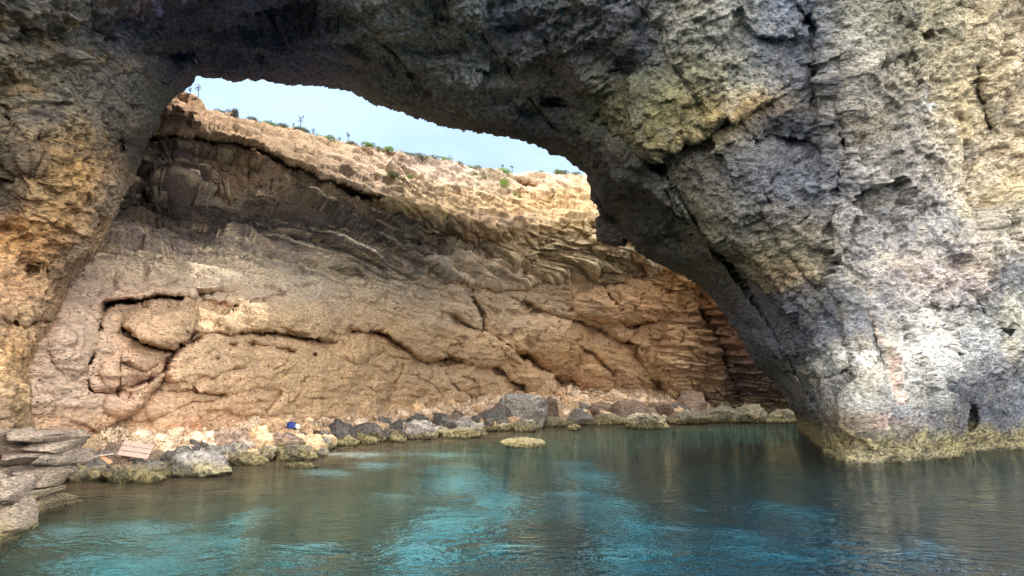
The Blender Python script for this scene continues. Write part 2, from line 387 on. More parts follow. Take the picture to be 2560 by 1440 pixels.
    big = fbm(P / 5, 3, off=3.0); med = fbm(P / np.array([2.0, 3.4, .8]), 4, .55, off=8.0); ri = ridged(P / np.array([2.6, 4.4, 1.1]), 4, .55, off=5.0)
    fine = fbm(P / np.array([.5, .8, .25]), 3, .6, off=2.0)
    strm = np.clip(smooth(760, 640, V_ + .03 * (U - 900) * 0) * smooth(lip - 8, lip + 60, V_), 0, 1)        # bedded grey band
    upm = smooth(lip + 8, lip - 10, V_)                                                                      # sunlit slope
    rub = np.clip(.35 + .65 * np.maximum(strm, upm) + .4 * smooth(1560, 1750, U) + .35 * smooth(300, 150, U), 0, 1)
    def beds(h, amp, jit, off):
        s = zz / h + jit * fbm(P / np.array([6, 10, 2.5]), 4, .55, off=off); f = s - np.floor(s)
        return amp * (1 - f) * (0.4 + .9 * smooth(-.3, .4, perlin(P / np.array([4, 7, 1.5]) + off)))
    disp = .34 * big + (.04 + .18 * np.maximum(strm, .8 * smooth(1560, 1700, U)) * (1 - upm)) * terrace(3.2 * fbm(np.stack([P[..., 0] / 4, P[..., 1] / 7, zz / .6], -1), 3, .5, off=140.)) + rub * (1 - .45 * upm) * (.40 * med + .20 * ri) + (1 - rub) * .11 * med + (.09 + .14 * rub) * fine
    disp = disp + np.maximum(strm, .12) * beds(.62, .42, 1.5, 1.0) + strm * beds(.24, .17, 1.2, 4.0) + strm * beds(1.5, .9, 1.0, 14.0) + upm * (beds(.9, .34, 3.0, 6.0) + beds(.37, .15, 3.2, 7.0) + .3 * med)
    disp += smooth(1600, 1700, U) * smooth(860, 920, V_) * beds(.3, .35, .6, 9.0)
    vo = ridged(P / 2.6, 2, .5, off=31.); disp -= .5 * smooth(.86, .97, vo) * (1 - upm)
    pw = perlin(P / .55 + 70); disp -= .28 * smooth(.42, .62, pw) * (1 - upm) * smooth(-.2, .3, big)
    fm = (U > 60) & (U < 2060) & (V_ > lip + 20)
    disp += facets(P, fm, 420, (1.3, 2.4, .9), .13, 5, .25) * (1 - .3 * upm) * (1 - .68 * (1 - rub)) * (1 - .55 * strm)
    P = P + N * (disp * sc ** .5)[..., None]
    # colours: rock tones and stains, with shade under the lip partly painted in
    wu2 = 70 * fbm(P / 3.0, 5, .65, off=21.); wv2 = 44 * fbm(P / 3.0, 5, .65, off=44.)
    blobs = [
        (600, 930, 206, 170, 128, 160, 60), (850, 960, 222, 184, 134, 120, 60), (1080, 970, 218, 182, 136, 120, 45), (1000, 860, 205, 168, 122, 120, 30), (700, 800, 196, 164, 122, 150, 30),
        (400, 800, 190, 155, 118, 70, 50), (330, 940, 182, 146, 116, 70, 50), (180, 880, 182, 156, 130, 60, 80), (450, 1060, 196, 156, 116, 150, 25), (620, 1065, 176, 130, 92, 40, 10), (480, 1068, 165, 108, 72, 50, 9),
        (100, 780, 150, 122, 100, 60, 80), (250, 700, 140, 120, 104, 70, 30), (420, 690, 168, 148, 124, 90, 20), (700, 720, 176, 158, 134, 160, 22), (1000, 760, 186, 160, 126, 120, 30), (1000, 720, 150, 134, 114, 160, 14),
        (480, 620, 96, 84, 80, 120, 34), (400, 560, 62, 54, 56, 100, 34), (640, 580, 74, 66, 68, 120, 34), (700, 650, 110, 98, 88, 150, 20), (900, 600, 84, 72, 68, 120, 40), (1080, 620, 100, 88, 78, 90, 40), (950, 680, 100, 92, 86, 150, 18),
        (450, 420, 66, 56, 60, 60, 60), (380, 380, 84, 74, 66, 30, 40), (640, 420, 112, 86, 66, 110, 36), (780, 460, 104, 80, 64, 80, 20), (640, 510, 108, 92, 76, 150, 24), (850, 520, 134, 112, 88, 100, 20), (540, 500, 120, 108, 100, 60, 12),
        (1230, 640, 150, 126, 102, 60, 40), (1200, 580, 168, 134, 98, 80, 22), (1350, 640, 176, 152, 118, 60, 50), (1250, 700, 130, 114, 96, 70, 20), (1450, 640, 160, 142, 116, 70, 40), (1560, 640, 140, 122, 100, 60, 40), (1500, 590, 160, 136, 104, 50, 30),
        (1330, 780, 188, 162, 126, 90, 40), (1450, 880, 196, 156, 108, 120, 50), (1560, 770, 180, 140, 98, 110, 40), (1680, 720, 190, 146, 96, 50, 30), (1640, 860, 168, 132, 94, 60, 40), (1700, 930, 184, 150, 108, 60, 50),
        (1420, 950, 178, 138, 96, 60, 20), (1250, 950, 214, 180, 136, 60, 30), (1560, 940, 178, 146, 108, 60, 25),
        (1800, 740, 176, 128, 74, 30, 26), (1810, 830, 112, 80, 58, 40, 60), (1850, 800, 168, 116, 62, 14, 40), (1870, 920, 88, 68, 60, 60, 60), (1930, 980, 84, 68, 62, 60, 40), (1760, 840, 160, 122, 84, 26, 60),
        (1900, 1020, 148, 138, 92, 90, 14), (1800, 1000, 110, 90, 70, 40, 20),
        (430, 280, 222, 176, 130, 60, 30), (600, 330, 214, 174, 128, 90, 26), (760, 400, 226, 188, 140, 90, 26), (900, 430, 214, 180, 144, 90, 26), (1000, 460, 218, 184, 140, 90, 22), (1080, 430, 190, 166, 146, 60, 22),
        (1200, 470, 216, 188, 152, 80, 22), (1150, 510, 222, 184, 128, 100, 18), (1250, 440, 190, 172, 140, 50, 12), (1400, 455, 214, 184, 148, 60, 16), (1360, 510, 216, 172, 112, 60, 20), (1440, 510, 216, 180, 124, 40, 26), (1430, 560, 206, 172, 120, 50, 12)]
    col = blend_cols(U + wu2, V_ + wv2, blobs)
    st_ = fbm(P / np.array([2.5, 2.5, .22]), 4, .6, off=15.)
    col *= (1 + .55 * (strm + .25)[..., None] * st_[..., None])
    ochre = smooth(.05, .5, fbm(P / 2.5, 4, .6, off=61.))[..., None]
    col = col * (1 - .14 * ochre) + .14 * ochre * lin((206, 160, 104))
    grey = smooth(.05, .45, fbm(P / 1.8, 5, .65, off=161.))[..., None] * .35 * (1 - upm[..., None]); col = col * (1 - grey) + grey * lin((120, 112, 106))
    lum = col.mean(2, keepdims=True); col = (lum + (col - lum) * np.array([.92, .95, .95])) * np.array([1.10, 1.10, 1.2])
    dk = smooth(.10, .22, fbm(np.stack([P[..., 0] / 4, P[..., 1] / 7, zz / .2], -1), 4, .65, off=171.))[..., None] * (.2 + .75 * strm[..., None]); col = col * (1 - .7 * dk)
    lt = smooth(.10, .22, fbm(np.stack([P[..., 0] / 4, P[..., 1] / 8, zz / .22], -1), 4, .65, off=191.))[..., None] * (.15 + .55 * strm[..., None]); col = col * (1 - lt * .7) + .7 * lt * lin((178, 162, 140))
    ub = (smooth(760, 640, V_) * (1 - upm))[..., None]; col = col * (1 + .75 * ub * smooth(.02, .10, lum) + .4 * ub); col = col * (1 - .12 * ub * np.array([0, 0, 1.0])); hb = (np.exp(-((V_ + wv2 * .5 - 565 - .03 * (U - 600)) / 58) ** 4) * smooth(1330, 1100, U) * smooth(230, 330, U))[..., None]; col = col * (1 - .62 * hb * (1 - .5 * lt))  # hollow under the rim darkened, its stains and its shade in one colour
    low = smooth(640, 760, V_)[..., None] * smooth(1800, 1650, U)[..., None]; col = col * (1 + .42 * low)
    col = col * np.minimum(1, .62 / col.max(2, keepdims=True)); col = np.clip(col, .015, .8)
    # plateau behind the rim, out of sight from below
    top = P[0]; rows = []; cc = []
    for k, (dd, dz) in enumerate([(1, -.1), (3, -.2), (8, -.6), (20, -1.5), (60, -4.0)]):
        r_ = top.copy(); dirv = r_ - np.array([0, 0, CAMZ]); dirv[:, 2] = 0; dirv /= np.linalg.norm(dirv, axis=1)[:, None]
        r_ = r_ + dirv * dd + np.array([0, 0, dz]); rows.insert(0, r_); cc.insert(0, col[0])
    P = np.concatenate([np.stack(rows), P]); col = np.concatenate([np.stack(cc), col])
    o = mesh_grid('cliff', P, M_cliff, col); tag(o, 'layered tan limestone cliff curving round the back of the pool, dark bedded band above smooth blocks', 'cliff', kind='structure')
    return us, top
cliff_us, cliff_top = cliff()

# ------------------------------------------------------------------ the arch in front
OPEN = [(160, 2400), (150, 1250), (112, 1180), (104, 1100), (84, 1040), (96, 980), (88, 920), (112, 880), (128, 850), (150, 780), (168, 740), (200, 690), (235, 650), (262, 600), (285, 555), (305, 520), (318, 480), (340, 440),
        (352, 400), (378, 345), (394, 318), (402, 285), (430, 240), (455, 226), (476, 212), (486, 196), (495, 190), (520, 196), (545, 195), (580, 203), (610, 200), (618, 191), (628, 196), (638, 200), (646, 193), (680, 202), (715, 212), (760, 214), (800, 218),
        (848, 226), (868, 226), (905, 244), (940, 265), (960, 268), (1000, 281), (1035, 296), (1070, 306), (1110, 318), (1150, 330), (1195, 332), (1230, 335), (1265, 346), (1300, 352), (1350, 370), (1375, 386), (1410, 393), (1440, 420), (1466, 440),
        (1472, 470), (1476, 500), (1500, 540), (1532, 575), (1560, 602), (1600, 640), (1650, 668), (1700, 692), (1740, 712), (1775, 745), (1812, 790), (1838, 830), (1862, 870), (1895, 915), (1940, 958), (1975, 1005), (1998, 1050),
        (2002, 1110), (2060, 1250), (2140, 1500), (2300, 2400)]
ACP = [(-900, 1200, 9), (-900, 500, 11), (-900, -300, 12), (-900, -2000, 14), (0, 1200, 17.5), (0, 1100, 18.5), (100, 1100, 20), (0, 900, 19), (100, 900, 20.5), (0, 700, 20), (150, 720, 21.5), (0, 450, 20.5), (100, 400, 19.5), (260, 480, 22.5),
       (300, 530, 24), (350, 400, 26), (400, 320, 28), (200, 250, 21), (0, 200, 19), (0, 0, 17), (300, 0, 20), (440, 200, 29), (495, 180, 31), (600, 0, 22.5), (620, 100, 27.5), (640, 195, 33), (860, 220, 33.5), (900, 0, 24), (1000, 150, 29.5), (1040, 290, 34.5),
       (1180, 325, 35), (1280, 0, 26), (1290, 200, 31), (1290, 345, 35.5), (1400, 380, 36), (1400, 230, 32.5), (1470, 440, 37), (1560, 430, 33), (1500, 530, 39), (1560, 600, 41), (1650, 540, 34), (1640, 660, 41.5), (1730, 705, 42), (1780, 640, 34), (1800, 770, 42),
       (1900, 750, 34), (1860, 870, 42), (1930, 880, 36), (1940, 960, 44), (1970, 1000, 48), (2000, 1050, 55), (2005, 1110, 45), (2040, 1120, 34.5), (2060, 1140, 31), (2010, 960, 33), (1990, 1010, 40), (2050, 1050, 30.5), (2100, 1155, 27.3), (2080, 1000, 28.5),
       (2120, 1230, 26.5), (2200, 1150, 27.8), (2400, 1130, 31), (2560, 1115, 34), (2900, 1105, 38), (3400, 1100, 45), (2200, 900, 27.5), (2100, 800, 29), (2300, 700, 28.5), (2560, 800, 32), (2560, 500, 31), (2560, 0, 28), (2300, 300, 28), (2000, 600, 30),
       (2000, 300, 28), (1750, 350, 29), (1700, 100, 26.5), (2000, 0, 26), (1650, 250, 28), (1500, 100, 28), (3400, 500, 42), (3400, -500, 34), (2500, -700, 24), (1280, -700, 21), (600, -700, 18), (0, -700, 14), (1280, -2000, 24), (2500, -2000, 30), (0, -2000, 16), (3400, -2000, 40)]
ACR = [([(1450, 300), (1560, 350), (1660, 440), (1740, 560), (1830, 700), (1930, 830), (2010, 960), (2080, 1080)], 6, .5, -1.2, 60), ([(1640, 380), (1700, 520), (1800, 650), (1880, 760)], 5, .4, 1.0, 60), ([(2100, 180), (2120, 400), (2080, 600), (2110, 760)], 6, .3, .8, 70), ([(1900, 500), (1980, 640), (2100, 800), (2150, 960)], 5, .3, .7, 60),
       ([(1180, 40), (1260, 150), (1340, 260), (1400, 330)], 6, .4, .8, 60), ([(900, 20), (980, 120), (1080, 220)], 6, .3, .7, 60), ([(1610, 0), (1660, 80), (1690, 170), (1735, 240), (1768, 300)], 5, .25, .5, 50), ([(1500, 150), (1560, 60), (1610, 10)], 5, .3, .3, 30),
       ([(1640, 365), (1740, 345), (1830, 290), (1935, 252)], 5, .5, 1.6, 60), ([(1620, 330), (1645, 380), (1655, 440)], 4, .8, 0, 30), ([(2010, 30), (2040, 70), (2060, 160), (2068, 230), (2052, 330), (2052, 400)], 5, .6, 1.3, 70),
       ([(1850, 345), (1920, 335), (2000, 345), (2050, 360)], 22, .5, .8, 60), ([(1475, 270), (1540, 320), (1600, 350), (1640, 420)], 4, .6, .4, 30), ([(1730, 700), (1790, 740), (1850, 800), (1900, 830)], 5, 1.0, .4, 40),
       ([(2150, 140), (2240, 150), (2262, 140), (2285, 175), (2300, 150)], 8, 1.2, .5, 30), ([(2165, 710), (2185, 790), (2200, 850), (2215, 960)], 4, .2, .3, 40), ([(2340, 870), (2400, 800), (2440, 755), (2470, 820), (2510, 850)], 6, 1.2, .5, 30),
       ([(1965, 920), (2010, 945), (2080, 940), (2140, 930)], 4, .8, .6, 30), ([(1975, 900), (2020, 990), (2080, 1060), (2120, 1130)], 4, .5, -.7, 20), ([(2080, 960), (2100, 1030), (2130, 1080), (2180, 1110)], 3, .4, -.3, 20),
       ([(2400, 990), (2410, 1030), (2440, 1070)], 12, 1.2, .2, 40), ([(2330, 870), (2320, 940), (2300, 1060)], 5, .5, .4, 30), ([(2520, 920), (2545, 960)], 6, .8, .4, 20), ([(2450, 40), (2440, 140), (2450, 240), (2480, 330)], 5, .8, .4, 40),
       ([(2380, 0), (2460, 40), (2490, 0)], 5, .7, .3, 30), ([(1660, 460), (1700, 560), (1760, 640)], 8, .8, .4, 30), ([(1480, 470), (1520, 540), (1560, 590)], 6, .9, -.6, 20),
       ([(330, 130), (420, 140), (500, 170)], 8, .4, -.5, 40), ([(420, 130), (620, 140), (760, 110), (900, 160)], 10, .6, .4, 50), ([(10, 290), (60, 330), (120, 350), (120, 400), (60, 390)], 10, .8, .3, 24),
       ([(200, 480), (250, 560), (150, 640), (60, 700)], 6, .6, .5, 40), ([(0, 800), (60, 815), (130, 800)], 5, .8, .6, 30), ([(30, 880), (60, 900), (100, 880)], 4, .6, .4, 20), ([(250, 340), (290, 380), (270, 420)], 12, .9, .3, 26)]
AHOLES = [(90, 360, 34, 1.0), (85, 440, 30, .8), (285, 370, 30, 1.2), (1400, 245, 46, 1.6), (1290, 60, 40, 1.2), (1330, 290, 36, .9), (1600, 160, 60, .9), (1960, 345, 60, .5), (1530, 560, 26, 2.0), (2420, 1040, 26, 1.0), (2330, 770, 18, .6), (880, 100, 50, .8), (740, 60, 60, .8), (300, 60, 70, .8),
          (2310, 90, 20, .7), (2380, 770, 16, .7), (1560, 180, 40, .7), (1870, 640, 26, .7), (1700, 600, 40, .8)]
def arch():
    us = np.concatenate([np.linspace(-900, -12, 60, endpoint=False), np.arange(-12, 2580, 3.2), np.linspace(2585, 3400, 60)])
    vs = np.concatenate([np.linspace(-2000, -15, 90, endpoint=False), np.arange(-15, 1210, 3.2), np.linspace(1215, 1750, 60)])
    U, V_ = np.meshgrid(us, vs)
    j2 = np.stack([U / 16, V_ / 16, 0 * U + 4], -1)
    ju = 7 * fbm(j2 * .8, 3, .5); jv = 8 * fbm(j2 * .8 + 20, 3, .5)
    A, B = U + ju, V_ + jv
    inside = in_poly(A, B, OPEN)
    d = np.full(U.shape, 1e9)
    for k in range(len(OPEN) - 1):
        (x0, y0), (x1, y1) = OPEN[k], OPEN[k + 1]; dx, dy = x1 - x0, y1 - y0
        m = (U > min(x0, x1) - 130) & (U < max(x0, x1) + 130) & (V_ > min(y0, y1) - 130) & (V_ < max(y0, y1) + 130)
        t = np.clip(((A[m] - x0) * dx + (B[m] - y0) * dy) / (dx * dx + dy * dy), 0, 1)
        d[m] = np.minimum(d[m], np.hypot(A[m] - x0 - t * dx, B[m] - y0 - t * dy))
    D = rbf(ACP)(U, V_)
    D += 2.6 * np.clip(1 - d / 60, 0, 1) ** 2.2
    wu = 7 * fbm(np.stack([U / 40, V_ / 40, 0 * U], -1), 3); wv = 7 * fbm(np.stack([U / 40, V_ / 40, 0 * U + 9], -1), 3)
    for pts, wd, dp, stp, rch in ACR:
        x0 = min(p[0] for p in pts) - 200; x1 = max(p[0] for p in pts) + 200; y0 = min(p[1] for p in pts) - 200; y1 = max(p[1] for p in pts) + 200
        m = (U > x0) & (U < x1) & (V_ > y0) & (V_ < y1)
        dd, s, fr = poly_dist(U[m] + wu[m], V_[m] + wv[m], pts); e = smooth(0, .12, fr) * smooth(1.0, .9, fr) * .75 + .25
        x = dp * .7 * np.exp(-(dd / wd) ** 2) * e
        if stp > 0: x = x + .6 * stp * (s > 0) * np.exp(-dd / rch) * e
        if stp < 0: x = x - .6 * stp * (s < 0) * np.exp(-dd / rch) * e
        D[m] += x
    for (cu, cv, r_, a) in AHOLES:
        D += .8 * a * np.exp(-(((U + wu * 2 - cu) / r_) ** 2 + ((V_ + wv * 2 - cv) / (r_ * .7)) ** 2) ** 1.3)
    P = at(U, V_, D); N = grid_normals(P); N = blur(N, 3); N /= np.linalg.norm(N, axis=2)[..., None] + 1e-9
    big = fbm(P / 4.5, 3, off=13.0); med = fbm(P / np.array([1.5, 1.5, 1.1]), 4, .55, off=18.0); ri = ridged(P / 2.0, 4, .55, off=25.0)
    c_, s_ = math.cos(R(25)), math.sin(R(25))
    Q = np.stack([P[..., 0] * c_ + P[..., 2] * s_, P[..., 1], -P[..., 0] * s_ + P[..., 2] * c_], -1)
    flake = np.abs(fbm(Q / np.array([.8, .8, .28]), 3, .6, off=12.)); fine = fbm(P / .28, 3, .6, off=2.0)
    lowr = smooth(1950, 2150, U) * smooth(850, 1000, V_)          # smoother pale foot of the right leg
    k = 1 - .65 * lowr
    amp = 1.0 * smooth(6, 12, D)
    s = (P[..., 2] + .35 * P[..., 0]) / .8 + 1.5 * fbm(P / 3, 4, .6, off=41.); bed = (1 - (s - np.floor(s))) * smooth(-.2, .4, perlin(P / 3 + 77))
    pk = perlin(P / .6 + 33)
    disp = (.55 * big + k * (.24 * med + .20 * ri - .24 * flake + .22 * fine + .10 * bed - .18 * smooth(.35, .6, pk))) * amp
    rough = .5 + .8 * smooth(-.25, .3, fbm(P / 3.5, 3, .5, off=150.)); disp = disp * rough * (.45 + .55 * smooth(0, 70, d))
    disp = disp + amp * k * (.05 + .95 * smooth(10, 110, d)) * (.15 * terrace(3.0 * fbm(P / 2.6, 3, .5, off=152.), .22) + .05 * terrace(3.0 * fbm(P / 1.1, 3, .5, off=153.), .25))
    fm = (~inside) & (U > -40) & (U < 2600) & (V_ > -60) & (V_ < 1220)
    disp += (facets(P, fm, 110, (2.0, 2.0, 3.0), .15, 9, .9) + .5 * facets(P, fm, 600, (1, 1, 1), .14, 19, .4)) * amp * (.12 + .88 * smooth(20, 130, d)) * (1 - .5 * lowr)
    P = P + N * disp[..., None]
    wu2 = 55 * fbm(P / 3.0, 4, .6, off=21.); wv2 = 45 * fbm(P / 3.0, 4, .6, off=44.)
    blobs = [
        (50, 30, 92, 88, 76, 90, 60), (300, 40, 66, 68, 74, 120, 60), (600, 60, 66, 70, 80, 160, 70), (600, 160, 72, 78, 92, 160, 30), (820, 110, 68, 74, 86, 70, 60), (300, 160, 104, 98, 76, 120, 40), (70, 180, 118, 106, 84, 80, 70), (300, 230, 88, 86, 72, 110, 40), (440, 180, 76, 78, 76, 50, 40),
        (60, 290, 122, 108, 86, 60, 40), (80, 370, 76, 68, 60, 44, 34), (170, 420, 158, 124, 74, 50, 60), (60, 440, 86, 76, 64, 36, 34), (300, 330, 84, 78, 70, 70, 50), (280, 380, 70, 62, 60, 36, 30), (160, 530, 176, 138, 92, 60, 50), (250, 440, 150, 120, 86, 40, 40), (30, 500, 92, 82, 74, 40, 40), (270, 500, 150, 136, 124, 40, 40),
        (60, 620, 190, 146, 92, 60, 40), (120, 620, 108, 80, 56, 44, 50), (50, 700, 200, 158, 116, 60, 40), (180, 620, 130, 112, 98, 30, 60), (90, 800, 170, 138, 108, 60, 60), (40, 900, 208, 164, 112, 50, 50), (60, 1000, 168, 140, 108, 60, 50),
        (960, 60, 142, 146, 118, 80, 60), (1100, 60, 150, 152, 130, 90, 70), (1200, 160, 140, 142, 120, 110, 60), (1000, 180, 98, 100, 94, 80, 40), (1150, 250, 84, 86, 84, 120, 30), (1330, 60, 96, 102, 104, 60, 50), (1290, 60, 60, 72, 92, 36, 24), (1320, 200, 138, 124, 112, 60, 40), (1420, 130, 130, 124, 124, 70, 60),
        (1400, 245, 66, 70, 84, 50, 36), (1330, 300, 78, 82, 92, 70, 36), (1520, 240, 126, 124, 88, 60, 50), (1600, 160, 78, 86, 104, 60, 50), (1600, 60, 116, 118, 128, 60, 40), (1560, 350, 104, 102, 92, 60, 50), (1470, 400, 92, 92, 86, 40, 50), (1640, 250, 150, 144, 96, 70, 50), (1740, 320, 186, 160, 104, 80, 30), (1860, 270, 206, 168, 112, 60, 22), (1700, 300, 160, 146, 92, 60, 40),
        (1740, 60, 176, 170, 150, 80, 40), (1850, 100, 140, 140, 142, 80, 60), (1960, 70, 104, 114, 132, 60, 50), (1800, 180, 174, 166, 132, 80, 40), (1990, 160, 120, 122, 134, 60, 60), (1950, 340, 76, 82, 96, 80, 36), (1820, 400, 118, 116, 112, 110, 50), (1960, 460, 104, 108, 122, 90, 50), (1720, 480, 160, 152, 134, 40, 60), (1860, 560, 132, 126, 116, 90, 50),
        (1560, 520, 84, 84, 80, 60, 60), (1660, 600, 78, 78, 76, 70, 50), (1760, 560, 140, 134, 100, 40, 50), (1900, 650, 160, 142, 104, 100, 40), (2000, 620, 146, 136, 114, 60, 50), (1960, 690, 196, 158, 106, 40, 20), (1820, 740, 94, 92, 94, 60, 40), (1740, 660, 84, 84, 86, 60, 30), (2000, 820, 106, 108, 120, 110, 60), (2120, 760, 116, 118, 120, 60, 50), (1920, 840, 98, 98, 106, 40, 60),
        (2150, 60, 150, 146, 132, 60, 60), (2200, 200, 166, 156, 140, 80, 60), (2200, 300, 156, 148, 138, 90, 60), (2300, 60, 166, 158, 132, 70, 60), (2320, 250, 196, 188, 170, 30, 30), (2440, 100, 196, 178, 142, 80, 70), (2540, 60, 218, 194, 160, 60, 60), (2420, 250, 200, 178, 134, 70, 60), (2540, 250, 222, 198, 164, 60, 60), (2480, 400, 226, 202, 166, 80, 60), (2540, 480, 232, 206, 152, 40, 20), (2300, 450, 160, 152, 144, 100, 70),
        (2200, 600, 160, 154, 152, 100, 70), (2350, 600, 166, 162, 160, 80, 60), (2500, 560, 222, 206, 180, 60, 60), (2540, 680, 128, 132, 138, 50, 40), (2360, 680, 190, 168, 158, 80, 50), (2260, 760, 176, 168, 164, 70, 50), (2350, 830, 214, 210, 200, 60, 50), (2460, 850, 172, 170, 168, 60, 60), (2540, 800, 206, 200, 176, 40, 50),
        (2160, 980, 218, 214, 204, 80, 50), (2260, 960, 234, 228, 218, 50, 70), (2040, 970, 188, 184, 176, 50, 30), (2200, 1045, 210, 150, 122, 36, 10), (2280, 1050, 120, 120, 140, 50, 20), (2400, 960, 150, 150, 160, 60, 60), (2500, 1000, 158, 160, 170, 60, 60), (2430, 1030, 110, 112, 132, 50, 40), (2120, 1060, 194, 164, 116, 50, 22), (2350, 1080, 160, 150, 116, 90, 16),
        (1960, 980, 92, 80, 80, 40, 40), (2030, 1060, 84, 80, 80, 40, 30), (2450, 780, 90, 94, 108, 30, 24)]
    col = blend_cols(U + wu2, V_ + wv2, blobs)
    patch = smooth(.08, .28, fbm(P / 2.4, 5, .65, off=71.))[..., None] * smooth(900, 1400, U)[..., None] * .6
    col = col * (1 - patch) + patch * col * np.array([.5, .55, .68])
    oc = smooth(.1, .35, fbm(P / 2.4, 5, .65, off=91.))[..., None] * .24
    col = col * (1 - oc) + oc * lin((188, 160, 104)) * np.clip(col.mean(2, keepdims=True) * 3.0, .3, 1.3)
    lum = col.mean(2, keepdims=True); sat = (1 - .08 * smooth(850, 1200, U) + .0 * U)[..., None]; col = lum + (col - lum) * sat
    vb = (smooth(1450, 1200, U) * smooth(250, 330, U + .3 * V_) * smooth(300, 120, V_))[..., None]; col = col * (1 - vb + vb * np.array([1.02, 1.02, 1.28]))  # vault underside bluer against warm bounce, its cool shade painted into the colour
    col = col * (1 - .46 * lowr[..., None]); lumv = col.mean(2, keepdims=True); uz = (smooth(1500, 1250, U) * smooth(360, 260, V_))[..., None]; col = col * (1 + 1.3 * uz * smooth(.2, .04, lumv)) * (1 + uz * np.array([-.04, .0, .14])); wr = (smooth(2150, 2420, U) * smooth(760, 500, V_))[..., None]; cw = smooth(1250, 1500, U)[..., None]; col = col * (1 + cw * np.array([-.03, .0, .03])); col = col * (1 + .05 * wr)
    st1 = smooth(.10, .2, fbm(P / np.array([1.3, 1.3, 1.0]), 5, .7, off=201.))[..., None] * smooth(.0, .25, fbm(P / 5.0, 3, .6, off=203.))[..., None]
    col = col * (1 - .55 * st1) + .55 * st1 * lin((52, 54, 62))
    st2 = smooth(.12, .22, fbm(P / np.array([1.0, 1.0, 2.2]), 5, .7, off=205.))[..., None] * .45 * smooth(700, 1400, U)[..., None]
    col = col * (1 - st2) + st2 * lin((196, 188, 168)) * np.clip(col.mean(2, keepdims=True) * 2.6, .25, 1)
    col = col * (1 + .3 * smooth(380, 200, U) * smooth(200, 420, V_))[..., None]; st3 = smooth(.10, .24, fbm(P / np.array([1.6, 1.6, 1.2]), 5, .7, off=207.))[..., None] * .5 * smooth(400, 250, U)[..., None]
    col = col * (1 - st3) + st3 * lin((214, 178, 126)) * np.clip(col.mean(2, keepdims=True) * 4, .35, 1)
    lum = col.mean(2, keepdims=True); lf_ = .05 * smooth(420, 250, U)[..., None]; col = col * (1 - lf_) + lf_ * lum * np.array([1.02, .98, 1.02])
    wd = np.exp(-(((U - 2320) / 26) ** 2 + ((V_ - 250) / 26) ** 2) ** 3)[..., None]; col = col * (1 - wd) + wd * lin((222, 222, 220))
    for pts, wpx, cc in [([(2205, 1060), (2200, 1090), (2196, 1140)], 5, (214, 200, 176)), ([(2170, 720), (2185, 790), (2205, 850), (2220, 890)], 5, (216, 196, 176)), ([(1610, 0), (1660, 80), (1690, 170), (1730, 240)], 5, (200, 192, 180)), ([(2225, 900), (2240, 1000)], 10, (226, 196, 178))]:
        dd, _, _ = poly_dist(U + wu * .6, V_ + wv * .6, pts); f = np.exp(-(dd / wpx) ** 2)[..., None] * .8; col = col * (1 - f) + f * lin(cc)
    col = np.clip(col, .015, .8)
    cell = inside[:-1, :-1] | inside[1:, :-1] | inside[1:, 1:] | inside[:-1, 1:]
    keep = ~cell
    gy, gx = np.gradient(np.where(inside, -d, d)); gl = np.hypot(gx, gy) + 1e-9; gx /= gl; gy /= gl
    gxr, gyr = gx.ravel(), gy.ravel()
    def skirt(V, q, CC):
        e = np.concatenate([q[:, [0, 1]], q[:, [1, 2]], q[:, [2, 3]], q[:, [3, 0]]])
        key = np.sort(e, 1); kk = key[:, 0].astype(np.int64) * 10 ** 8 + key[:, 1]
        un, inv, cnt = np.unique(kk, return_inverse=True, return_counts=True); be = e[cnt[inv] == 1]
        n, m = U.shape; ru, cu = be // m, be % m
        inner = ((ru > 0) & (ru < n - 1) & (cu > 0) & (cu < m - 1)).all(1); be = be[inner]
        prev = be; allV, allC, quads = [V], [CC], [q]; base = len(V)
        vid = np.unique(be); cur = V[vid]; mapv = {int(a): i for i, a in enumerate(vid)}
        ei = np.vectorize(mapv.get)(be)
        ids_prev = vid; origin = cur.copy(); vdir = origin - np.array([0, 0, CAMZ]); vdir /= np.linalg.norm(vdir, axis=1)[:, None]
        outw = np.stack([gxr[vid], 0 * vid, -gyr[vid]], 1)
        for st, (bk, ow) in enumerate([(.5, .08), (1.2, .4), (2.2, 1.2), (3.5, 2.8), (5.0, 5.5)]):
            cur = origin + vdir * bk + outw * ow + .35 * st * perlin(origin / 1.2 + st * 3)[:, None] * outw
            ids = base + np.arange(len(vid)); base += len(vid); allV.append(cur); allC.append(CC[vid])
            a, b = ids_prev[ei[:, 0]], ids_prev[ei[:, 1]]; c, d_ = ids[ei[:, 1]], ids[ei[:, 0]]
            quads.append(np.stack([b, a, d_, c], 1)); ids_prev = ids
        return np.concatenate(allV), np.concatenate(quads), np.concatenate(allC)
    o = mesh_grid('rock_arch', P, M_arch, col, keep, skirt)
    tag(o, 'huge grey and ochre limestone arch spanning the pool in front of the tan cliff', 'rock arch', kind='structure')
arch()

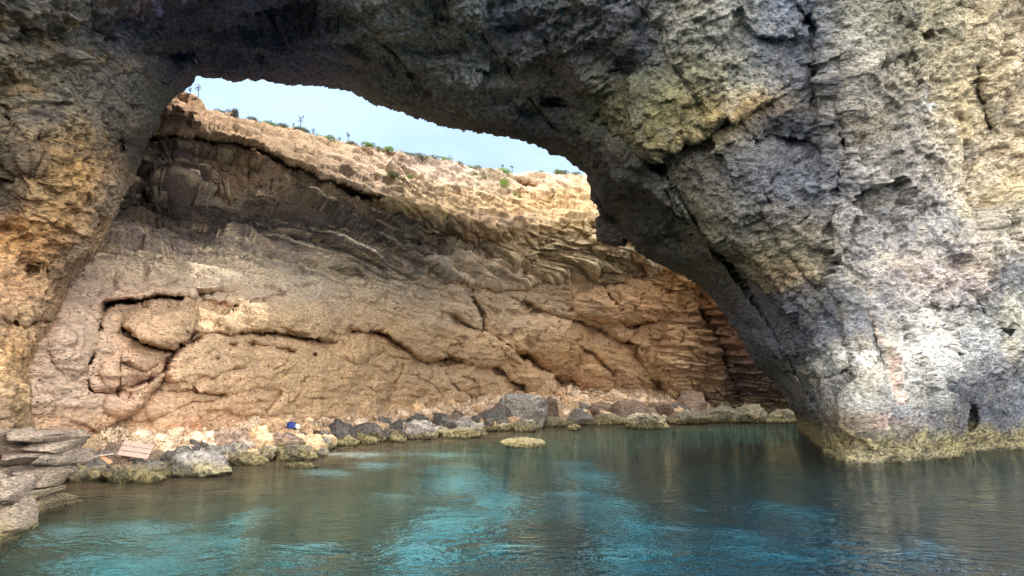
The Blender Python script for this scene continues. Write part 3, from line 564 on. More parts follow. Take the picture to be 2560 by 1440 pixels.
# ------------------------------------------------------------------ beach, sea bed, water
def beach():
    us = np.arange(60, 2060, 4.0); ts = np.linspace(-.25, 1.35, 60); U, T = np.meshgrid(us, ts)
    vb = interp(us, BASE); vw = interp(us, WATER); 
    Db = interp(us, BASED); Dw = D_on(vw); Pb = at(us, vb, Db); Pw = at(us, vw, Dw); Pw[:, 2] = 0
    P = Pb[None] * (1 - T[..., None]) + Pw[None] * T[..., None]
    P[..., 2] += np.where(T < 0, -T * 1.2, 0)
    n_ = fbm(P / 1.4, 4, .6, off=55.); r_ = np.abs(perlin(P / .5 + 9)); P[..., 2] += .28 * n_ + .16 * r_ - .12 - .5 * np.maximum(T - .9, 0)
    tag(mesh_grid('beach', P, M_beach), 'narrow stony beach at the foot of the tan cliff', 'beach', kind='structure')
beach()
def flat_pt(u, v, z):
    p = at(u, v, D_on(v, 0.0)); x, y = float(p[0]), float(p[1]); h = math.hypot(x, y); si = h / math.hypot(h, CAMZ) / 1.333     # bent by the water surface
    o_ = -z * si / math.sqrt(1 - si * si); return x + x / h * o_, y + y / h * o_
BEDZ = -3.2
SAND = [(300, 1415, 190, 26), (180, 1330, 60, 12), (370, 1325, 80, 12), (600, 1300, 50, 24), (750, 1385, 60, 14), (1130, 1300, 60, 30), (1040, 1370, 50, 34), (1150, 1200, 90, 22), (1250, 1250, 70, 22), (1150, 1165, 60, 10), (1540, 1270, 60, 16), (1590, 1330, 50, 34), (1560, 1400, 80, 34),
        (1480, 1190, 60, 14), (1450, 1240, 50, 14), (950, 1160, 60, 8), (1100, 1135, 90, 5), (880, 1135, 90, 6), (1990, 1285, 90, 14), (1750, 1285, 24, 8), (1860, 1360, 50, 16), (2120, 1430, 90, 16), (1250, 1380, 50, 12), (980, 1240, 60, 8), (500, 1365, 90, 10), (1700, 1340, 40, 12),
        (1960, 1420, 60, 18), (2350, 1420, 90, 20), (1330, 1385, 50, 10), (820, 1180, 60, 5), (1850, 1400, 40, 14), (1420, 1160, 60, 6)]
def bed():
    global M_bed
    x = np.concatenate([np.linspace(-60, -20, 40, endpoint=False), np.linspace(-20, 24, 520, endpoint=False), np.linspace(24, 90, 60)]); y = np.concatenate([np.linspace(-30, 4, 40, endpoint=False), np.linspace(4, 30, 380, endpoint=False), np.linspace(30, 80, 170)]); X, Y = np.meshgrid(x, y)
    P = np.stack([X, Y, 0 * X], -1)
    # depth: shallows under the beach, deep towards the right and the open sea
    shore = 1e9
    sw = [tuple(at(u, v, D_on(v))[:2]) for u, v in WATER[1:-1]]
    d, s, _ = poly_dist(X, Y, sw); dsh = d * np.where(s > 0, 1, -1)
    def zf(X, Y):
        d, s, _ = poly_dist(X, Y, sw); return -.3 - 2.9 * smooth(0, 13, d) - 4.5 * smooth(-2, 12, X + .0 * Y) * smooth(32, 14, Y) * smooth(0, 9, d)
    Z = zf(X, Y); rside = smooth(-6, 9, X) * smooth(32, 14, Y)
    rocky = fbm(P / 3.2, 4, .55, off=6.); 
    bx = (CAMZ * 0 + X); sand = np.zeros(X.shape)
    wob = 2.0 * fbm(P / 1.8, 5, .65, off=81.); wob2 = 2.0 * fbm(P / 1.8, 5, .65, off=95.)
    for (u, v, ru, rv) in SAND:
        zb = -2.0
        for _ in range(25):
            c = flat_pt(u, v, zb); zb = .6 * zb + .4 * float(zf(np.array([c[0]]), np.array([c[1]]))[0])
        c = flat_pt(u, v, zb); e1 = flat_pt(u + ru, v, zb); e2 = flat_pt(u, max(v - rv, 985), zb); e3 = flat_pt(u, v + rv, zb)
        rx = abs(e1[0] - c[0]); ry = .5 * (abs(e2[1] - e3[1]))
        sand = np.maximum(sand, np.exp(-(((X + wob - c[0]) / rx) ** 2 + ((Y + wob2 - c[1]) / ry) ** 2)))
    sm = .85 * smooth(.05, 1.0, sand * (1 + .9 * fbm(P / np.array([1.1, .8, 1]), 5, .7, off=66.)) + .16 * smooth(.15, .4, fbm(P / np.array([2.4, 1.6, 1]), 5, .65, off=67.)) * smooth(26, 20, Y))
    Z = Z + .28 * rocky + .1 * np.abs(perlin(P / 1.0)) * (1 - sm)
    Z = np.minimum(Z, -.22)
    P[..., 2] = Z
    rc = (fbm(P / 1.3, 4, .6, off=111.) + .55 * ridged(P / .7, 3, .6, off=115.) * (1 - .7 * sm))[..., None]
    rock = lin((52, 46, 38)) * (1 - rside[..., None]) + lin((38, 42, 46)) * rside[..., None]; rock = rock * np.clip(1 + 1.5 * rc, .15, 3); shall = lin((112, 86, 62)) * (1 + .6 * rc); f = smooth(14, 6, d)[..., None]
    rock = rock * (1 - f) + shall * f
    sandc = (lin((236, 234, 222)) * (1 - .3 * smooth(22, 36, Y)[..., None])) * (1 + .25 * rc)
    col = np.clip(rock * (1 - sm[..., None]) + sandc * sm[..., None], .01, .8)
    col = np.clip(col * 1.15, .008, .8)
    t = NT('sea_bed'); a = t.n('Attribute', attribute_name='Col'); g = t.n('NewGeometry'); n1 = t.noise(g.outputs['Position'], 1.6, 8, .65)
    cm = t.n('CombineColor'); fv = t.rng(n1, .3, .7, .45, 1.5); [t.l(fv, cm.inputs[i]) for i in range(3)]
    b = t.n('BsdfPrincipled'); t.l(t.mix(1.0, a.outputs['Color'], cm.outputs[0], 'MULTIPLY'), b.inputs['Base Color']); b.inputs['Roughness'].default_value = .95
    t.l(b.outputs[0], t.out.inputs[0])
    tag(mesh_grid('sea_bed', P, t.m, col), 'sea bed of dark rock with pale sand patches under clear water', 'sea bed', kind='structure')
bed()
def water():
    t = NT('sea_water'); g = t.n('NewGeometry'); pos = g.outputs['Position']
    warp = t.n('VectorMath', operation='ADD'); wn = t.n('TexNoise'); wn.inputs['Scale'].default_value = .25; wn.inputs['Detail'].default_value = 2; t.l(pos, wn.inputs['Vector'])
    sc = t.n('VectorMath', operation='SCALE'); t.l(wn.outputs['Color'], sc.inputs[0]); sc.inputs['Scale'].default_value = 2.0; t.l(pos, warp.inputs[0]); t.l(sc.outputs[0], warp.inputs[1])
    w1 = t.noise(t.mapping(warp.outputs[0], (.8, 1.5, 1), (0, 0, R(-18))), 1.05, 4, .55)
    w2 = t.noise(t.mapping(warp.outputs[0], (.8, 1.4, 1), (0, 0, R(20))), 3.6, 3, .55)
    w3 = t.noise(t.mapping(pos, (1, 1.6, 1)), .45, 2, .5)
    h = t.math('ADD', t.math('MULTIPLY', w1, .6), t.math('ADD', t.math('MULTIPLY', w2, 1.0), t.math('MULTIPLY', w3, 1.2)))
    bp = t.n('Bump'); bp.inputs['Strength'].default_value = 1.0; bp.inputs['Distance'].default_value = .17; t.l(h, bp.inputs['Height'])
    gl = t.n('BsdfGlass'); gl.inputs['Roughness'].default_value = 0; gl.inputs['IOR'].default_value = 1.333; t.l(bp.outputs[0], gl.inputs['Normal']); t.l(gl.outputs[0], t.out.inputs[0])
    va = t.n('VolumeAbsorption'); va.inputs['Color'].default_value = (.0, .78, .91, 1); va.inputs['Density'].default_value = .26; t.l(va.outputs[0], t.out.inputs['Volume'])
    X0, X1, Y0, Y1, Z0 = -300, 400, -400, 300, -30
    V = np.array([(X0, Y0, 0), (X1, Y0, 0), (X1, Y1, 0), (X0, Y1, 0), (X0, Y0, Z0), (X1, Y0, Z0), (X1, Y1, Z0), (X0, Y1, Z0)], float)
    q = np.array([(0, 1, 2, 3), (7, 6, 5, 4), (0, 4, 5, 1), (1, 5, 6, 2), (2, 6, 7, 3), (3, 7, 4, 0)])
    tag(raw_mesh('water', V, q, t.m, None, False), 'clear turquoise water rippling gently in the pool', 'water', kind='structure')
water()
def deep_floor():
    V = np.array([(-300, -400, -9), (400, -400, -9), (400, 300, -9), (-300, 300, -9)], float)
    tag(raw_mesh('sea_floor', V, np.array([(0, 1, 2, 3)]), plain('deep_floor', rgb(60, 66, 60)), None, False), 'deep dark sea floor beyond the pool', 'sea floor', kind='structure')
deep_floor()

# ------------------------------------------------------------------ boulders
def ico(sub):
    import bmesh
    bm = bmesh.new(); bmesh.ops.create_icosphere(bm, subdivisions=sub, radius=1.0)
    V = np.array([v.co[:] for v in bm.verts]); q = np.array([[v.index for v in f.verts] for f in bm.faces]); bm.free(); return V, q
ICO = {k: ico(k) for k in (3, 4, 5, 6)}
def rock_shape(seed, W, Dp, H, sub=5, cuts=15, round_=.05, beds=0.0, sq=.62):
    r = np.random.RandomState(seed); V, q = ICO[sub]; V = V.copy()
    V = np.sign(V) * np.abs(V) ** sq; V /= np.abs(V).max()
    for k in range(cuts):
        n = r.normal(size=3); n[2] *= .7; n /= np.linalg.norm(n); dd = r.uniform(.55, .88); s = V @ n - dd; m = s > 0; V[m] -= n * (s[m] * (1 - round_))[:, None]
    ext = np.abs(V).max(0); V /= ext
    V = V * np.array([W / 2, Dp / 2, H / 2]); sz = min(W, Dp, H); o_ = r.uniform(0, 90)
    n = V / (np.linalg.norm(V, axis=1)[:, None] + 1e-9)
    disp = .15 * sz * fbm(V / (sz * .5), 5, .62, off=o_) + .22 * sz * ridged(V / (sz * .55), 4, .6, off=o_ + 5) - .05 * sz * np.abs(fbm(V / (sz * .12), 3, .6, off=o_ + 9))
    if beds:
        s = V[:, 2] / beds + 1.2 * fbm(V / 1.2, 4, .6, off=o_); disp = disp + beds * .5 * (1 - (s - np.floor(s))) + .25 * fbm(V / .5, 4, .6, off=o_ + 30)
    return V + n * disp[:, None], q
def boulder(u0, v0, u1, v1, mat, label, seed, name='boulder', cat='rock', sink=.45, sub=5, depth=.85, Dfix=None, beds=0.0, cuts=15, group='boulders along the water edge', float_=False):
    uc = (u0 + u1) / 2; D = float(shoreD(np.array(float(uc)), np.array(float(v1)))) if Dfix is None else Dfix
    W = (u1 - u0) / F * D / math.cos(PITCH) * .98; h = (v1 - v0) / F * D; Dp = W * depth
    b = at(uc, v1, D); D2 = D + Dp * .35
    top = at(uc, v0, D2); H = (top[2] - b[2]) ; H = max(H, .12); full = H * (1 + sink)
    cx, cy = float(at(uc, v1, D2)[0]), D2
    V, q = rock_shape(seed, W, Dp, full, sub, cuts, beds=beds)
    o = raw_mesh(name, V + np.array([0, 0, full / 2 - H * sink]), q, mat); o.location = (cx, cy, float(b[2]))
    tag(o, label, cat, group); return o
T = M_tan; Dk = M_dark; Gy = M_grey; Br = M_brown; Al = M_algae
BL = [
 (140, 1128, 202, 1182, Br, 'dark brown boulder with a black hollow under it, right beside the layered ledge', .9),
 (200, 1132, 284, 1166, Gy, 'flat grey rock with the two crossed loose planks lying on it', .8),
 (256, 1108, 308, 1150, Br, 'brown angular rock touching the left end of the wooden pallet', .8),
 (276, 1141, 356, 1178, Br, 'reddish brown boulder just below the wooden pallet at the water side', .8),
 (350, 1128, 412, 1160, Br, 'low brown rock touching the lower right corner of the pallet', .8),
 (400, 1122, 452, 1176, Dk, 'dark upright boulder standing between the pallet and the big pale grey slab', .8),
 (320, 1150, 408, 1186, Gy, 'pointed grey rock rising from the yellow algae shelf below the pallet', .8),
 (430, 1136, 577, 1193, Gy, 'big pale grey sloping slab reaching out into the water, largest on the left shore', .7),
 (242, 1174, 440, 1206, Al, 'long low shelf covered in yellow green algae at the waterline below the pallet', .4),
 (188, 1166, 286, 1194, Gy, 'low grey shelf rock at the waterline under the crossed planks', .5),
 (448, 1120, 512, 1146, Dk, 'small dark rock tucked behind the top of the big pale grey slab', .8),
 (505, 1114, 556, 1150, Gy, 'squat grey block just right of the top of the big pale grey slab', .8),
 (524, 1080, 632, 1124, Br, 'large rounded purplish brown boulder on the upper beach, right of the loose rubble', .7),
 (552, 1110, 622, 1146, Gy, 'grey rounded boulder with pale driftwood sticks along its right side', .8),
 (626, 1066, 680, 1107, T, 'tan boulder with an orange foot, left of the dark gap by the blue bag', .8),
 (656, 1086, 760, 1118, Br, 'long sloping tan and grey slab below the blue bag', .7),
 (556, 1136, 670, 1162, Al, 'flat rock with yellow algae just right of the tip of the big pale grey slab', .5),
 (640, 1112, 694, 1144, Gy, 'grey rock with a dark cleft below it, left of the wide algae footed rock', .8),
 (690, 1118, 792, 1150, Al, 'wide grey topped rock with a thick yellow algae foot, below the long sloping slab', .6),
 (734, 1107, 776, 1130, Gy, 'small pale blue-grey stone sitting behind the wide algae footed rock', .8),
 (776, 1094, 808, 1116, T, 'small tan block left of the round whitish stone', .8),
 (802, 1092, 828, 1113, Gy, 'round whitish stone at the foot of the tall dark boulder', .9),
 (808, 1052, 882, 1108, Dk, 'tall dark charcoal boulder humped at its left, above the water', .8),
 (866, 1060, 962, 1100, Dk, 'long dark charcoal boulder joined to the right of the tall humped one', .7),
 (856, 1092, 900, 1116, Al, 'square pale block with an algae foot standing in the water under the dark boulders', .8),
 (902, 1090, 944, 1111, Al, 'small pointed algae block in the water under the long dark boulder', .8),
 (946, 1040, 976, 1074, Dk, 'dark pointed rock standing up behind the right end of the long dark boulder', .9),
 (958, 1070, 994, 1098, Al, 'greenish grey rounded rock right of the long dark boulder at the waterline', .8),
 (692, 1074, 744, 1094, T, 'flat tan rock directly under the blue bag', .7),
 (745, 1056, 790, 1082, T, 'pinkish tan rock right of the blue bag, against the cliff foot', .8),
 (646, 1046, 716, 1070, T, 'broad tan rock lying against the cliff foot left of the blue bag', .7),
 (784, 1066, 824, 1095, T, 'tan rock touching the left side of the tall dark boulder', .8),
 (968, 1052, 1004, 1092, Dk, 'narrow dark rock between the dark pointed rock and the grey peaked one', .8),
 (1012, 1038, 1068, 1076, Dk, 'grey peaked boulder, first of the three peaks left of the biggest boulder', .8),
 (996, 1056, 1088, 1098, Gy, 'broad grey boulder at the waterline in front of the first peak', .7),
 (1082, 1036, 1138, 1082, Dk, 'grey boulder with a rounded peak, middle of the three peaks', .8),
 (1124, 1044, 1192, 1090, Gy, 'grey sloping boulder right of the middle peak', .8),
 (1100, 1070, 1216, 1096, Al, 'low algae coated shelf in the water below the sloping grey boulder', .5),
 (1180, 1027, 1268, 1072, Dk, 'rounded dark grey boulder immediately left of the biggest boulder', .8),
 (1248, 998, 1368, 1072, Gy, 'biggest grey boulder of the whole shore, blocky with a deep shadow at its left', .8),
 (1330, 1000, 1398, 1052, Br, 'brown grey boulder leaning behind the right shoulder of the biggest boulder', .8),
 (1284, 1052, 1336, 1080, Al, 'round algae covered rock in the water at the front of the biggest boulder', .7),
 (1234, 1060, 1278, 1080, Al, 'flat yellow algae rock in the water left of the front of the biggest boulder', .6),
 (1360, 1045, 1400, 1068, Al, 'yellow green rock touching the right side of the biggest boulder', .7),
 (1396, 1046, 1424, 1067, Al, 'small yellow green rock second to the right of the biggest boulder', .7),
 (1418, 1025, 1486, 1063, Gy, 'rounded pale grey rock with green stains midway between the biggest and the broad brown boulder', .8),
 (1477, 1038, 1534, 1063, Al, 'smooth pale greenish block touching the left of the broad brown boulder', .7),
 (1530, 1004, 1624, 1056, Br, 'broad brown sloping boulder on the right part of the shore', .7),
 (1458, 1007, 1534, 1040, Br, 'reddish brown rock above the smooth pale greenish block', .8),
 (1408, 992, 1456, 1024, T, 'pinkish tan block on the rubble above the rounded pale grey rock', .8),
 (1552, 1038, 1674, 1074, Al, 'wide low algae mat rock spreading into the water under the broad brown boulder', .5),
 (1612, 1010, 1678, 1040, Br, 'dull brown rock right of the broad brown boulder', .8),
 (1656, 1032, 1764, 1062, Al, 'long green algae shelf between the algae mat rock and the mossy round rock', .5),
 (1694, 986, 1766, 1034, Br, 'rounded brown rock against the cliff foot near the right corner of the cove', .8),
 (1746, 1020, 1846, 1058, Al, 'mossy round grey green rock at the waterline in the right corner of the cove', .6),
 (1796, 1006, 1832, 1028, Al, 'small yellowish rock perched behind the mossy round rock', .8),
 (1838, 1018, 1926, 1057, Al, 'broad mossy rock under the dark brown wall, right of the mossy round rock', .7),
 (1912, 1024, 1992, 1058, Al, 'last mossy rock of the shore, touching the inner foot of the arch', .7),
 (978, 1088, 1014, 1106, Al, 'small lone yellow algae stone in the water below the narrow dark rock', .6),
 (1418, 1061, 1449, 1077, Al, 'little submerged stone in front of the rounded pale grey rock', .5),
 (788, 1121, 820, 1143, Gy, 'small brown grey rock at the right tip of the wide algae footed rock', .6),
 (1322, 926, 1388, 988, T, 'tan standing boulder leaning on the cliff beside the long dark crevice', .8),
 (1016, 1000, 1064, 1030, T, 'ochre lump at the cliff foot above the first grey peak', .8),
 (874, 1002, 944, 1046, T, 'rounded tan hump at the cliff foot above the long dark boulder', .6),
 (1172, 1012, 1212, 1034, T, 'tan stone on the rubble slope left of the biggest boulder', .8),
]
for i, (u0, v0, u1, v1, m, lb, dp) in enumerate(BL):
    boulder(u0, v0, u1, v1, m, lb, 100 + i, depth=dp)
boulder(1250, 1096, 1360, 1119, M_algae, 'lone low pinkish green islet rock standing in open water off the beach', 300, name='islet_rock', depth=.9, sink=.5, cuts=4, group=None)
boulder(716, 1154, 794, 1170, M_algae, 'thin rock barely breaking the surface off the wide algae footed rock', 301, name='islet_rock', depth=.9, sink=2.0, group=None)
def ledge(u0, v0, u1, v1, lb, name, cat, seed, nl, Dd):
    r = np.random.RandomState(seed); D = float(D_on(v1)); W = (u1 - u0) / F * D; H = (v1 - v0) / F * D * 1.06; x0 = (u0 - 1280) / F * D; Vs, qs, b = [], [], 0
    zc = -.9
    while zc < H - .05:
        hl = r.uniform(.16, .34) * (1 if nl > 4 else 1.8); f = (zc + .9) / (H + .9); wl = W * (1 - .10 * f) * r.uniform(.93, 1.02); x = 0
        while x < wl - .1:
            bw = min(r.uniform(.5, 1.1), wl - x + .05)
            V, q = rock_shape(r.randint(9999), bw * 1.12, Dd * r.uniform(.9, 1.0), hl * 1.22, 5, 9, sq=.32)
            V = V + (.035 * fbm(V / .2 + x, 4, .65, off=x + zc))[:, None] * np.array([1, 1, .6])
            a = r.uniform(-.08, .08); V = V @ np.array([[math.cos(a), 0, math.sin(a) * .5], [0, 1, 0], [-math.sin(a) * .5, 0, 1]])
            Vs.append(V + np.array([x + bw / 2, Dd / 2 + r.uniform(-.12, .12) + .35 * f, zc + hl / 2])); qs.append(q + b); b += len(V); x += bw
        zc += hl
    o = raw_mesh(name, np.concatenate(Vs), np.concatenate(qs), M_ledge); o.location = (x0, D - .4, 0); tag(o, lb, cat); return o
ledge(-190, 1102, 126, 1288, 'layered grey ledge of stacked thin beds rising at the left edge above the water', 'rock_ledge', 'rock ledge', 31, 14, 2.6)
ledge(-130, 1256, 60, 1362, 'pale broken block in front of the layered ledge in the lower left corner', 'rock_block', 'rock', 37, 3, 1.3)
boulder(1492, 520, 1580, 600, M_dark, 'dark fractured outcrop jutting below the right end of the sky opening', 304, name='rock_outcrop', cat='rock outcrop', depth=.9, sink=.05, Dfix=43, cuts=26, sub=6, group=None)

# filler rocks wedged between the traced boulders
fr = random.Random(21); fp = {}
for nm, m in (('brown', M_brown), ('dark grey', M_dark), ('grey', M_grey), ('tan', M_tan), ('algae stained', M_algae)):
    fp[nm] = []
    for k in range(3):
        V, q = rock_shape(800 + k + len(nm), 1.0, fr.uniform(.7, 1.1), fr.uniform(.5, .8), 4, 12); fp[nm].append([raw_mesh('rock', V, q, m), False])
for k in range(130):
    u = fr.uniform(190, 1840); vb = float(interp(u, BASE)); vw = float(interp(u, WATER)); t_ = fr.uniform(.45, 1.0); v = vb + t_ * (vw - vb)
    D = float(shoreD(np.array(u), np.array(v))); p = at(u, v, D); sz = fr.uniform(.6, 1.7) * (D / 50) ** .9
    nm = 'algae stained' if t_ > .9 else fr.choice(['brown', 'dark grey', 'grey', 'tan', 'tan'] if u > 480 else ['brown', 'brown', 'grey'])
    e_ = fp[nm][k % 3]; o = e_[0] if not e_[1] else e_[0].copy()
    if e_[1]: C.objects.link(o)
    e_[1] = True; o.location = (float(p[0]), float(p[1]), float(p[2]) + .05); o.rotation_euler = (fr.uniform(-.4, .4), fr.uniform(-.4, .4), fr.uniform(0, 6.3)); o.scale = (sz, sz, sz)
    where = 'near the wooden pallet' if u < 440 else 'between the big slab and the blue bag' if u < 800 else 'beside the dark charcoal boulders' if u < 1010 else 'among the three peaked boulders' if u < 1240 else 'around the biggest boulder' if u < 1500 else 'near the broad brown boulder' if u < 1700 else 'in the right corner of the cove'
    tag(o, ('large ' if sz > .95 else 'small ') + nm + ' rock wedged ' + where, 'rock', 'small rocks wedged between the shore boulders')
for l_ in fp.values():
    for e_ in l_:
        if not e_[1]: bpy.data.objects.remove(e_[0])

# rubble: pale stones on the upper beach
protos = []
rr = random.Random(5)
for k in range(8):
    V, q = rock_shape(500 + k, 1.0, rr.uniform(.7, 1.0), rr.uniform(.55, .85), 3, 9)
    protos.append(raw_mesh('stone', V, q, [M_pale, M_pale, M_tan, M_pale][k % 4], smoothf=False))
def zone(u):
    if u < 520: return 'pale angular stone in the small rubble patch between the pallet and the big slab'
    if u < 1100: return 'pale stone in the thin rubble strip behind the dark charcoal boulders'
    if u < 1250: return 'pale stone on the rubble bank left of the biggest boulder'
    if u < 1420: return 'pale pinkish stone on the rubble bank behind the biggest boulder'
    return 'pale pinkish stone on the rubble bank right of the tan standing boulder'
placed = 0
for k in range(4000):
    if placed >= 290: break
    z = rr.random()
    if z < .13: u = rr.uniform(330, 530)
    elif z < .30: u = rr.uniform(600, 1100)
    elif z < .55: u = rr.uniform(1080, 1260)
    else: u = rr.uniform(1240, 1720)
    vb = float(interp(u, BASE)); vw = float(interp(u, WATER)); 
    t_ = rr.uniform(-.05, .62 if u < 1100 else .72); v = vb + t_ * (vw - vb)
    D = float(shoreD(np.array(u), np.array(v))); p = at(u, v, D)
    sz_ = rr.choice([.35, .45, .5, .6, .75, .95]); sz = sz_ * (D / 55) ** .7
    src = protos[placed % 8]; o = src if placed < 8 else src.copy()
    if placed >= 8: C.objects.link(o)
    o.location = (float(p[0]), float(p[1]), float(p[2]) + sz * .12); o.rotation_euler = (rr.uniform(-.5, .5), rr.uniform(-.5, .5), rr.uniform(0, 6.3)); o.scale = (sz, sz, sz)
    tag(o, ('large ' if sz_ > .7 else 'small ' if sz_ < .48 else '') + zone(u).replace('pale', 'tan' if placed % 4 == 2 else 'pale'), 'stone', 'pale rubble stones at the cliff foot'); placed += 1
# small gravel between
def gravel():
    V0, q0 = rock_shape(600, 1, .9, .7, 3, 7); V0b, q0 = V0[:], q0
    r = np.random.RandomState(3); Vs, qs, b = [], [], 0
    V0, q0 = ICO[3]; import bmesh
    bm = bmesh.new(); bmesh.ops.create_icosphere(bm, subdivisions=1, radius=.5); V1 = np.array([v.co[:] for v in bm.verts]); q1 = np.array([[v.index for v in f.verts] for f in bm.faces]); bm.free()
    for k in range(5200):
        u = r.uniform(250, 1780); vb = float(interp(u, BASE)); vw = float(interp(u, WATER)); v = vb + r.uniform(-.1, .8) * (vw - vb)
        D = float(shoreD(np.array(u), np.array(v))); p = at(u, v, D); sz = r.uniform(.1, .34) * (D / 50)
        n = r.normal(size=(3,)); V = V1 * (1 + .35 * r.normal(size=(len(V1), 1))) * sz * r.uniform(.6, 1.2, size=3)
        a = r.uniform(0, 6.28); c_, s_ = math.cos(a), math.sin(a); V = V @ np.array([[c_, -s_, 0], [s_, c_, 0], [0, 0, 1]])
        Vs.append(V + p + np.array([0, 0, sz * .15])); qs.append(q1 + b); b += len(V1)
    tag(raw_mesh('gravel', np.concatenate(Vs), np.concatenate(qs), M_pale, None, False), 'small pale broken gravel strewn between the rubble stones', 'gravel', kind='stuff')
gravel()

# ------------------------------------------------------------------ plants on the rim
def rim(u, back=.4):
    k = int(np.argmin(np.abs(cliff_us - u))); p = cliff_top[k]; d = Vector((p[0], p[1], 0)).normalized()
    return Vector((float(p[0]) + d.x * back, float(p[1]) + d.y * back, float(p[2]) - .1)), math.hypot(p[0], p[1])
def shrub_mesh(seed, n=1500):
    r = np.random.RandomState(seed); lob = r.uniform(-.33, .33, size=(6, 2)); V, q = [], []
    for k in range(n):
        c = lob[r.randint(6)]; d = r.normal(size=3); d[2] = abs(d[2]); d /= np.linalg.norm(d); rad = r.uniform(.7, 1.0) * .26
        p = np.array([c[0], c[1], 0]) + d * rad * np.array([1, 1, 1.25]); p[2] *= 1 - .8 * (c @ c)
        a = r.normal(size=3); a /= np.linalg.norm(a); b = np.cross(a, d); b /= np.linalg.norm(b) + 1e-9; s = r.uniform(.018, .036)
        V += [p - a * s, p + b * s * .5, p + a * s, p - b * s * .5]; q.append([4 * k, 4 * k + 1, 4 * k + 2, 4 * k + 3])
    return np.array(V), np.array(q)
shr = {}
for nm, mt in (('g', M_leaf), ('b', M_leaf2)):
    for k in range(2):
        V, q = shrub_mesh(40 + k); o = raw_mesh('shrub', V, q, mt, None, False); shr[nm + str(k)] = [o, False]
def put_shrub(loc, wid, hgt, lb, key, rz):
    e = shr[key]; o = e[0] if not e[1] else e[0].copy()
    if e[1]: C.objects.link(o)
    e[1] = True
    o.location = loc; o.scale = (wid / 1.1, wid / 1.1, hgt / .33); o.rotation_euler = (0, 0, rz); tag(o, lb, 'shrub', 'shrubs on the cliff rim'); return o
SH = [(546, 30, 14, 'pale green shrub, first on the rim right of the sunlit left shoulder', 'g0'), (570, 26, 12, 'low grey green shrub touching the right of the first rim shrub', 'g1'), (583, 18, 10, 'tiny shrub at the end of the first rim clump', 'g0'), (622, 44, 13, 'dull dome shrub on the rim between the first clump and the vivid green pair', 'g1'),
      (672, 40, 14, 'vivid green shrub on the rim, left one of a touching pair', 'b0'), (704, 34, 13, 'darker green shrub on the rim, right one of the touching pair', 'g0'), (735, 26, 12, 'brownish shrub at the foot of the tallest dry stalk', 'g1'), (757, 28, 18, 'upright dark shrub just right of the tallest dry stalk', 'g0'),
      (805, 42, 14, 'dome shaped green shrub alone on the rim between two dry stalks', 'b1'), (838, 30, 10, 'flat shrub on the rim right of the lone dome shrub', 'g1'), (870, 30, 10, 'olive shrub on the rim beneath the stalk pair', 'g0'), (905, 34, 10, 'low shrub on the rim left of the dark bushy pair', 'b1'),
      (942, 26, 16, 'dark bushy shrub on the middle of the rim', 'g0'), (964, 30, 12, 'yellow green shrub right of the dark bushy one', 'b0'), (1005, 40, 8, 'thin spreading shrub on the rim, first in the long low hedge', 'g1'), (1042, 44, 9, 'spreading shrub in the middle of the long low hedge', 'g0'), (1082, 40, 8, 'last shrub of the long low hedge on the rim', 'g1'),
      (1112, 30, 9, 'green shrub under the two thin bare poles', 'b1'), (1145, 34, 10, 'dark low shrub right of the two thin bare poles', 'g0'), (1178, 36, 12, 'bluish green shrub on the rim where it starts to dip', 'g1'), (1215, 34, 10, 'shrub on the dip of the rim left of the palm shaped stalks', 'g0'), (1250, 36, 12, 'green shrub at the foot of the left palm shaped stalk', 'b0'),
      (1345, 24, 10, 'small round shrub on the far right rim, first after the palm shaped stalks', 'g1'), (1385, 22, 9, 'small shrub on the far right rim, second after the palm shaped stalks', 'g0'), (1400, 26, 8, 'low shrub on the far right rim near the arch', 'g1'), (1432, 30, 7, 'thin shrub on the rim touching the arch at the right end of the sky', 'g0')]
r2 = random.Random(11)
for (u, wp, hp, lb, key) in SH:
    p, D = rim(u, .05); p.z += .02; put_shrub(p, wp / F * D * 1.45, hp / F * D * 1.05, lb, key, r2.uniform(0, 6))
# shrubs growing on the slope
dg = bpy.context.evaluated_depsgraph_get()
cliff_o = bpy.data.objects['cliff']
from mathutils.bvhtree import BVHTree
bvh = BVHTree.FromObject(cliff_o, dg)
def on_cliff(u, v):
    x, y, z = ray(u, v); h = bvh.ray_cast(Vector((0, 0, CAMZ)), Vector((float(x), float(y), float(z))).normalized()); return h[0], h[3]
for (u, v, wp, hp, lb, key) in [(978, 442, 50, 20, 'larger of two grey green shrubs on the bright slope below the rim', 'g0'), (1020, 446, 34, 14, 'smaller of two shrubs side by side on the bright slope', 'b1'), (1262, 462, 34, 22, 'bright green bush on the narrow sloping gully left of the shaded overhang', 'b0'),
                                (1212, 446, 22, 12, 'little tuft on the gully slope above the bright green bush', 'g1'), (1284, 488, 18, 12, 'green tuft low on the gully slope, left of a pair', 'b1'), (1300, 492, 14, 10, 'green tuft low on the gully slope, right of a pair', 'g0'), (396, 326, 14, 26, 'light green plant hanging where the arch meets the left cliff shoulder', 'b0'),
                                (1078, 455, 16, 10, 'tiny tuft on grey rock in the middle of the bright slope', 'g1'), (1188, 436, 22, 10, 'tuft just beneath the rim above the gully', 'g0')]:
    h, D = on_cliff(u, v)
    if h: put_shrub(h - Vector((0, 0, .1)), wp / F * h.y, hp / F * h.y, lb, key, r2.uniform(0, 6))
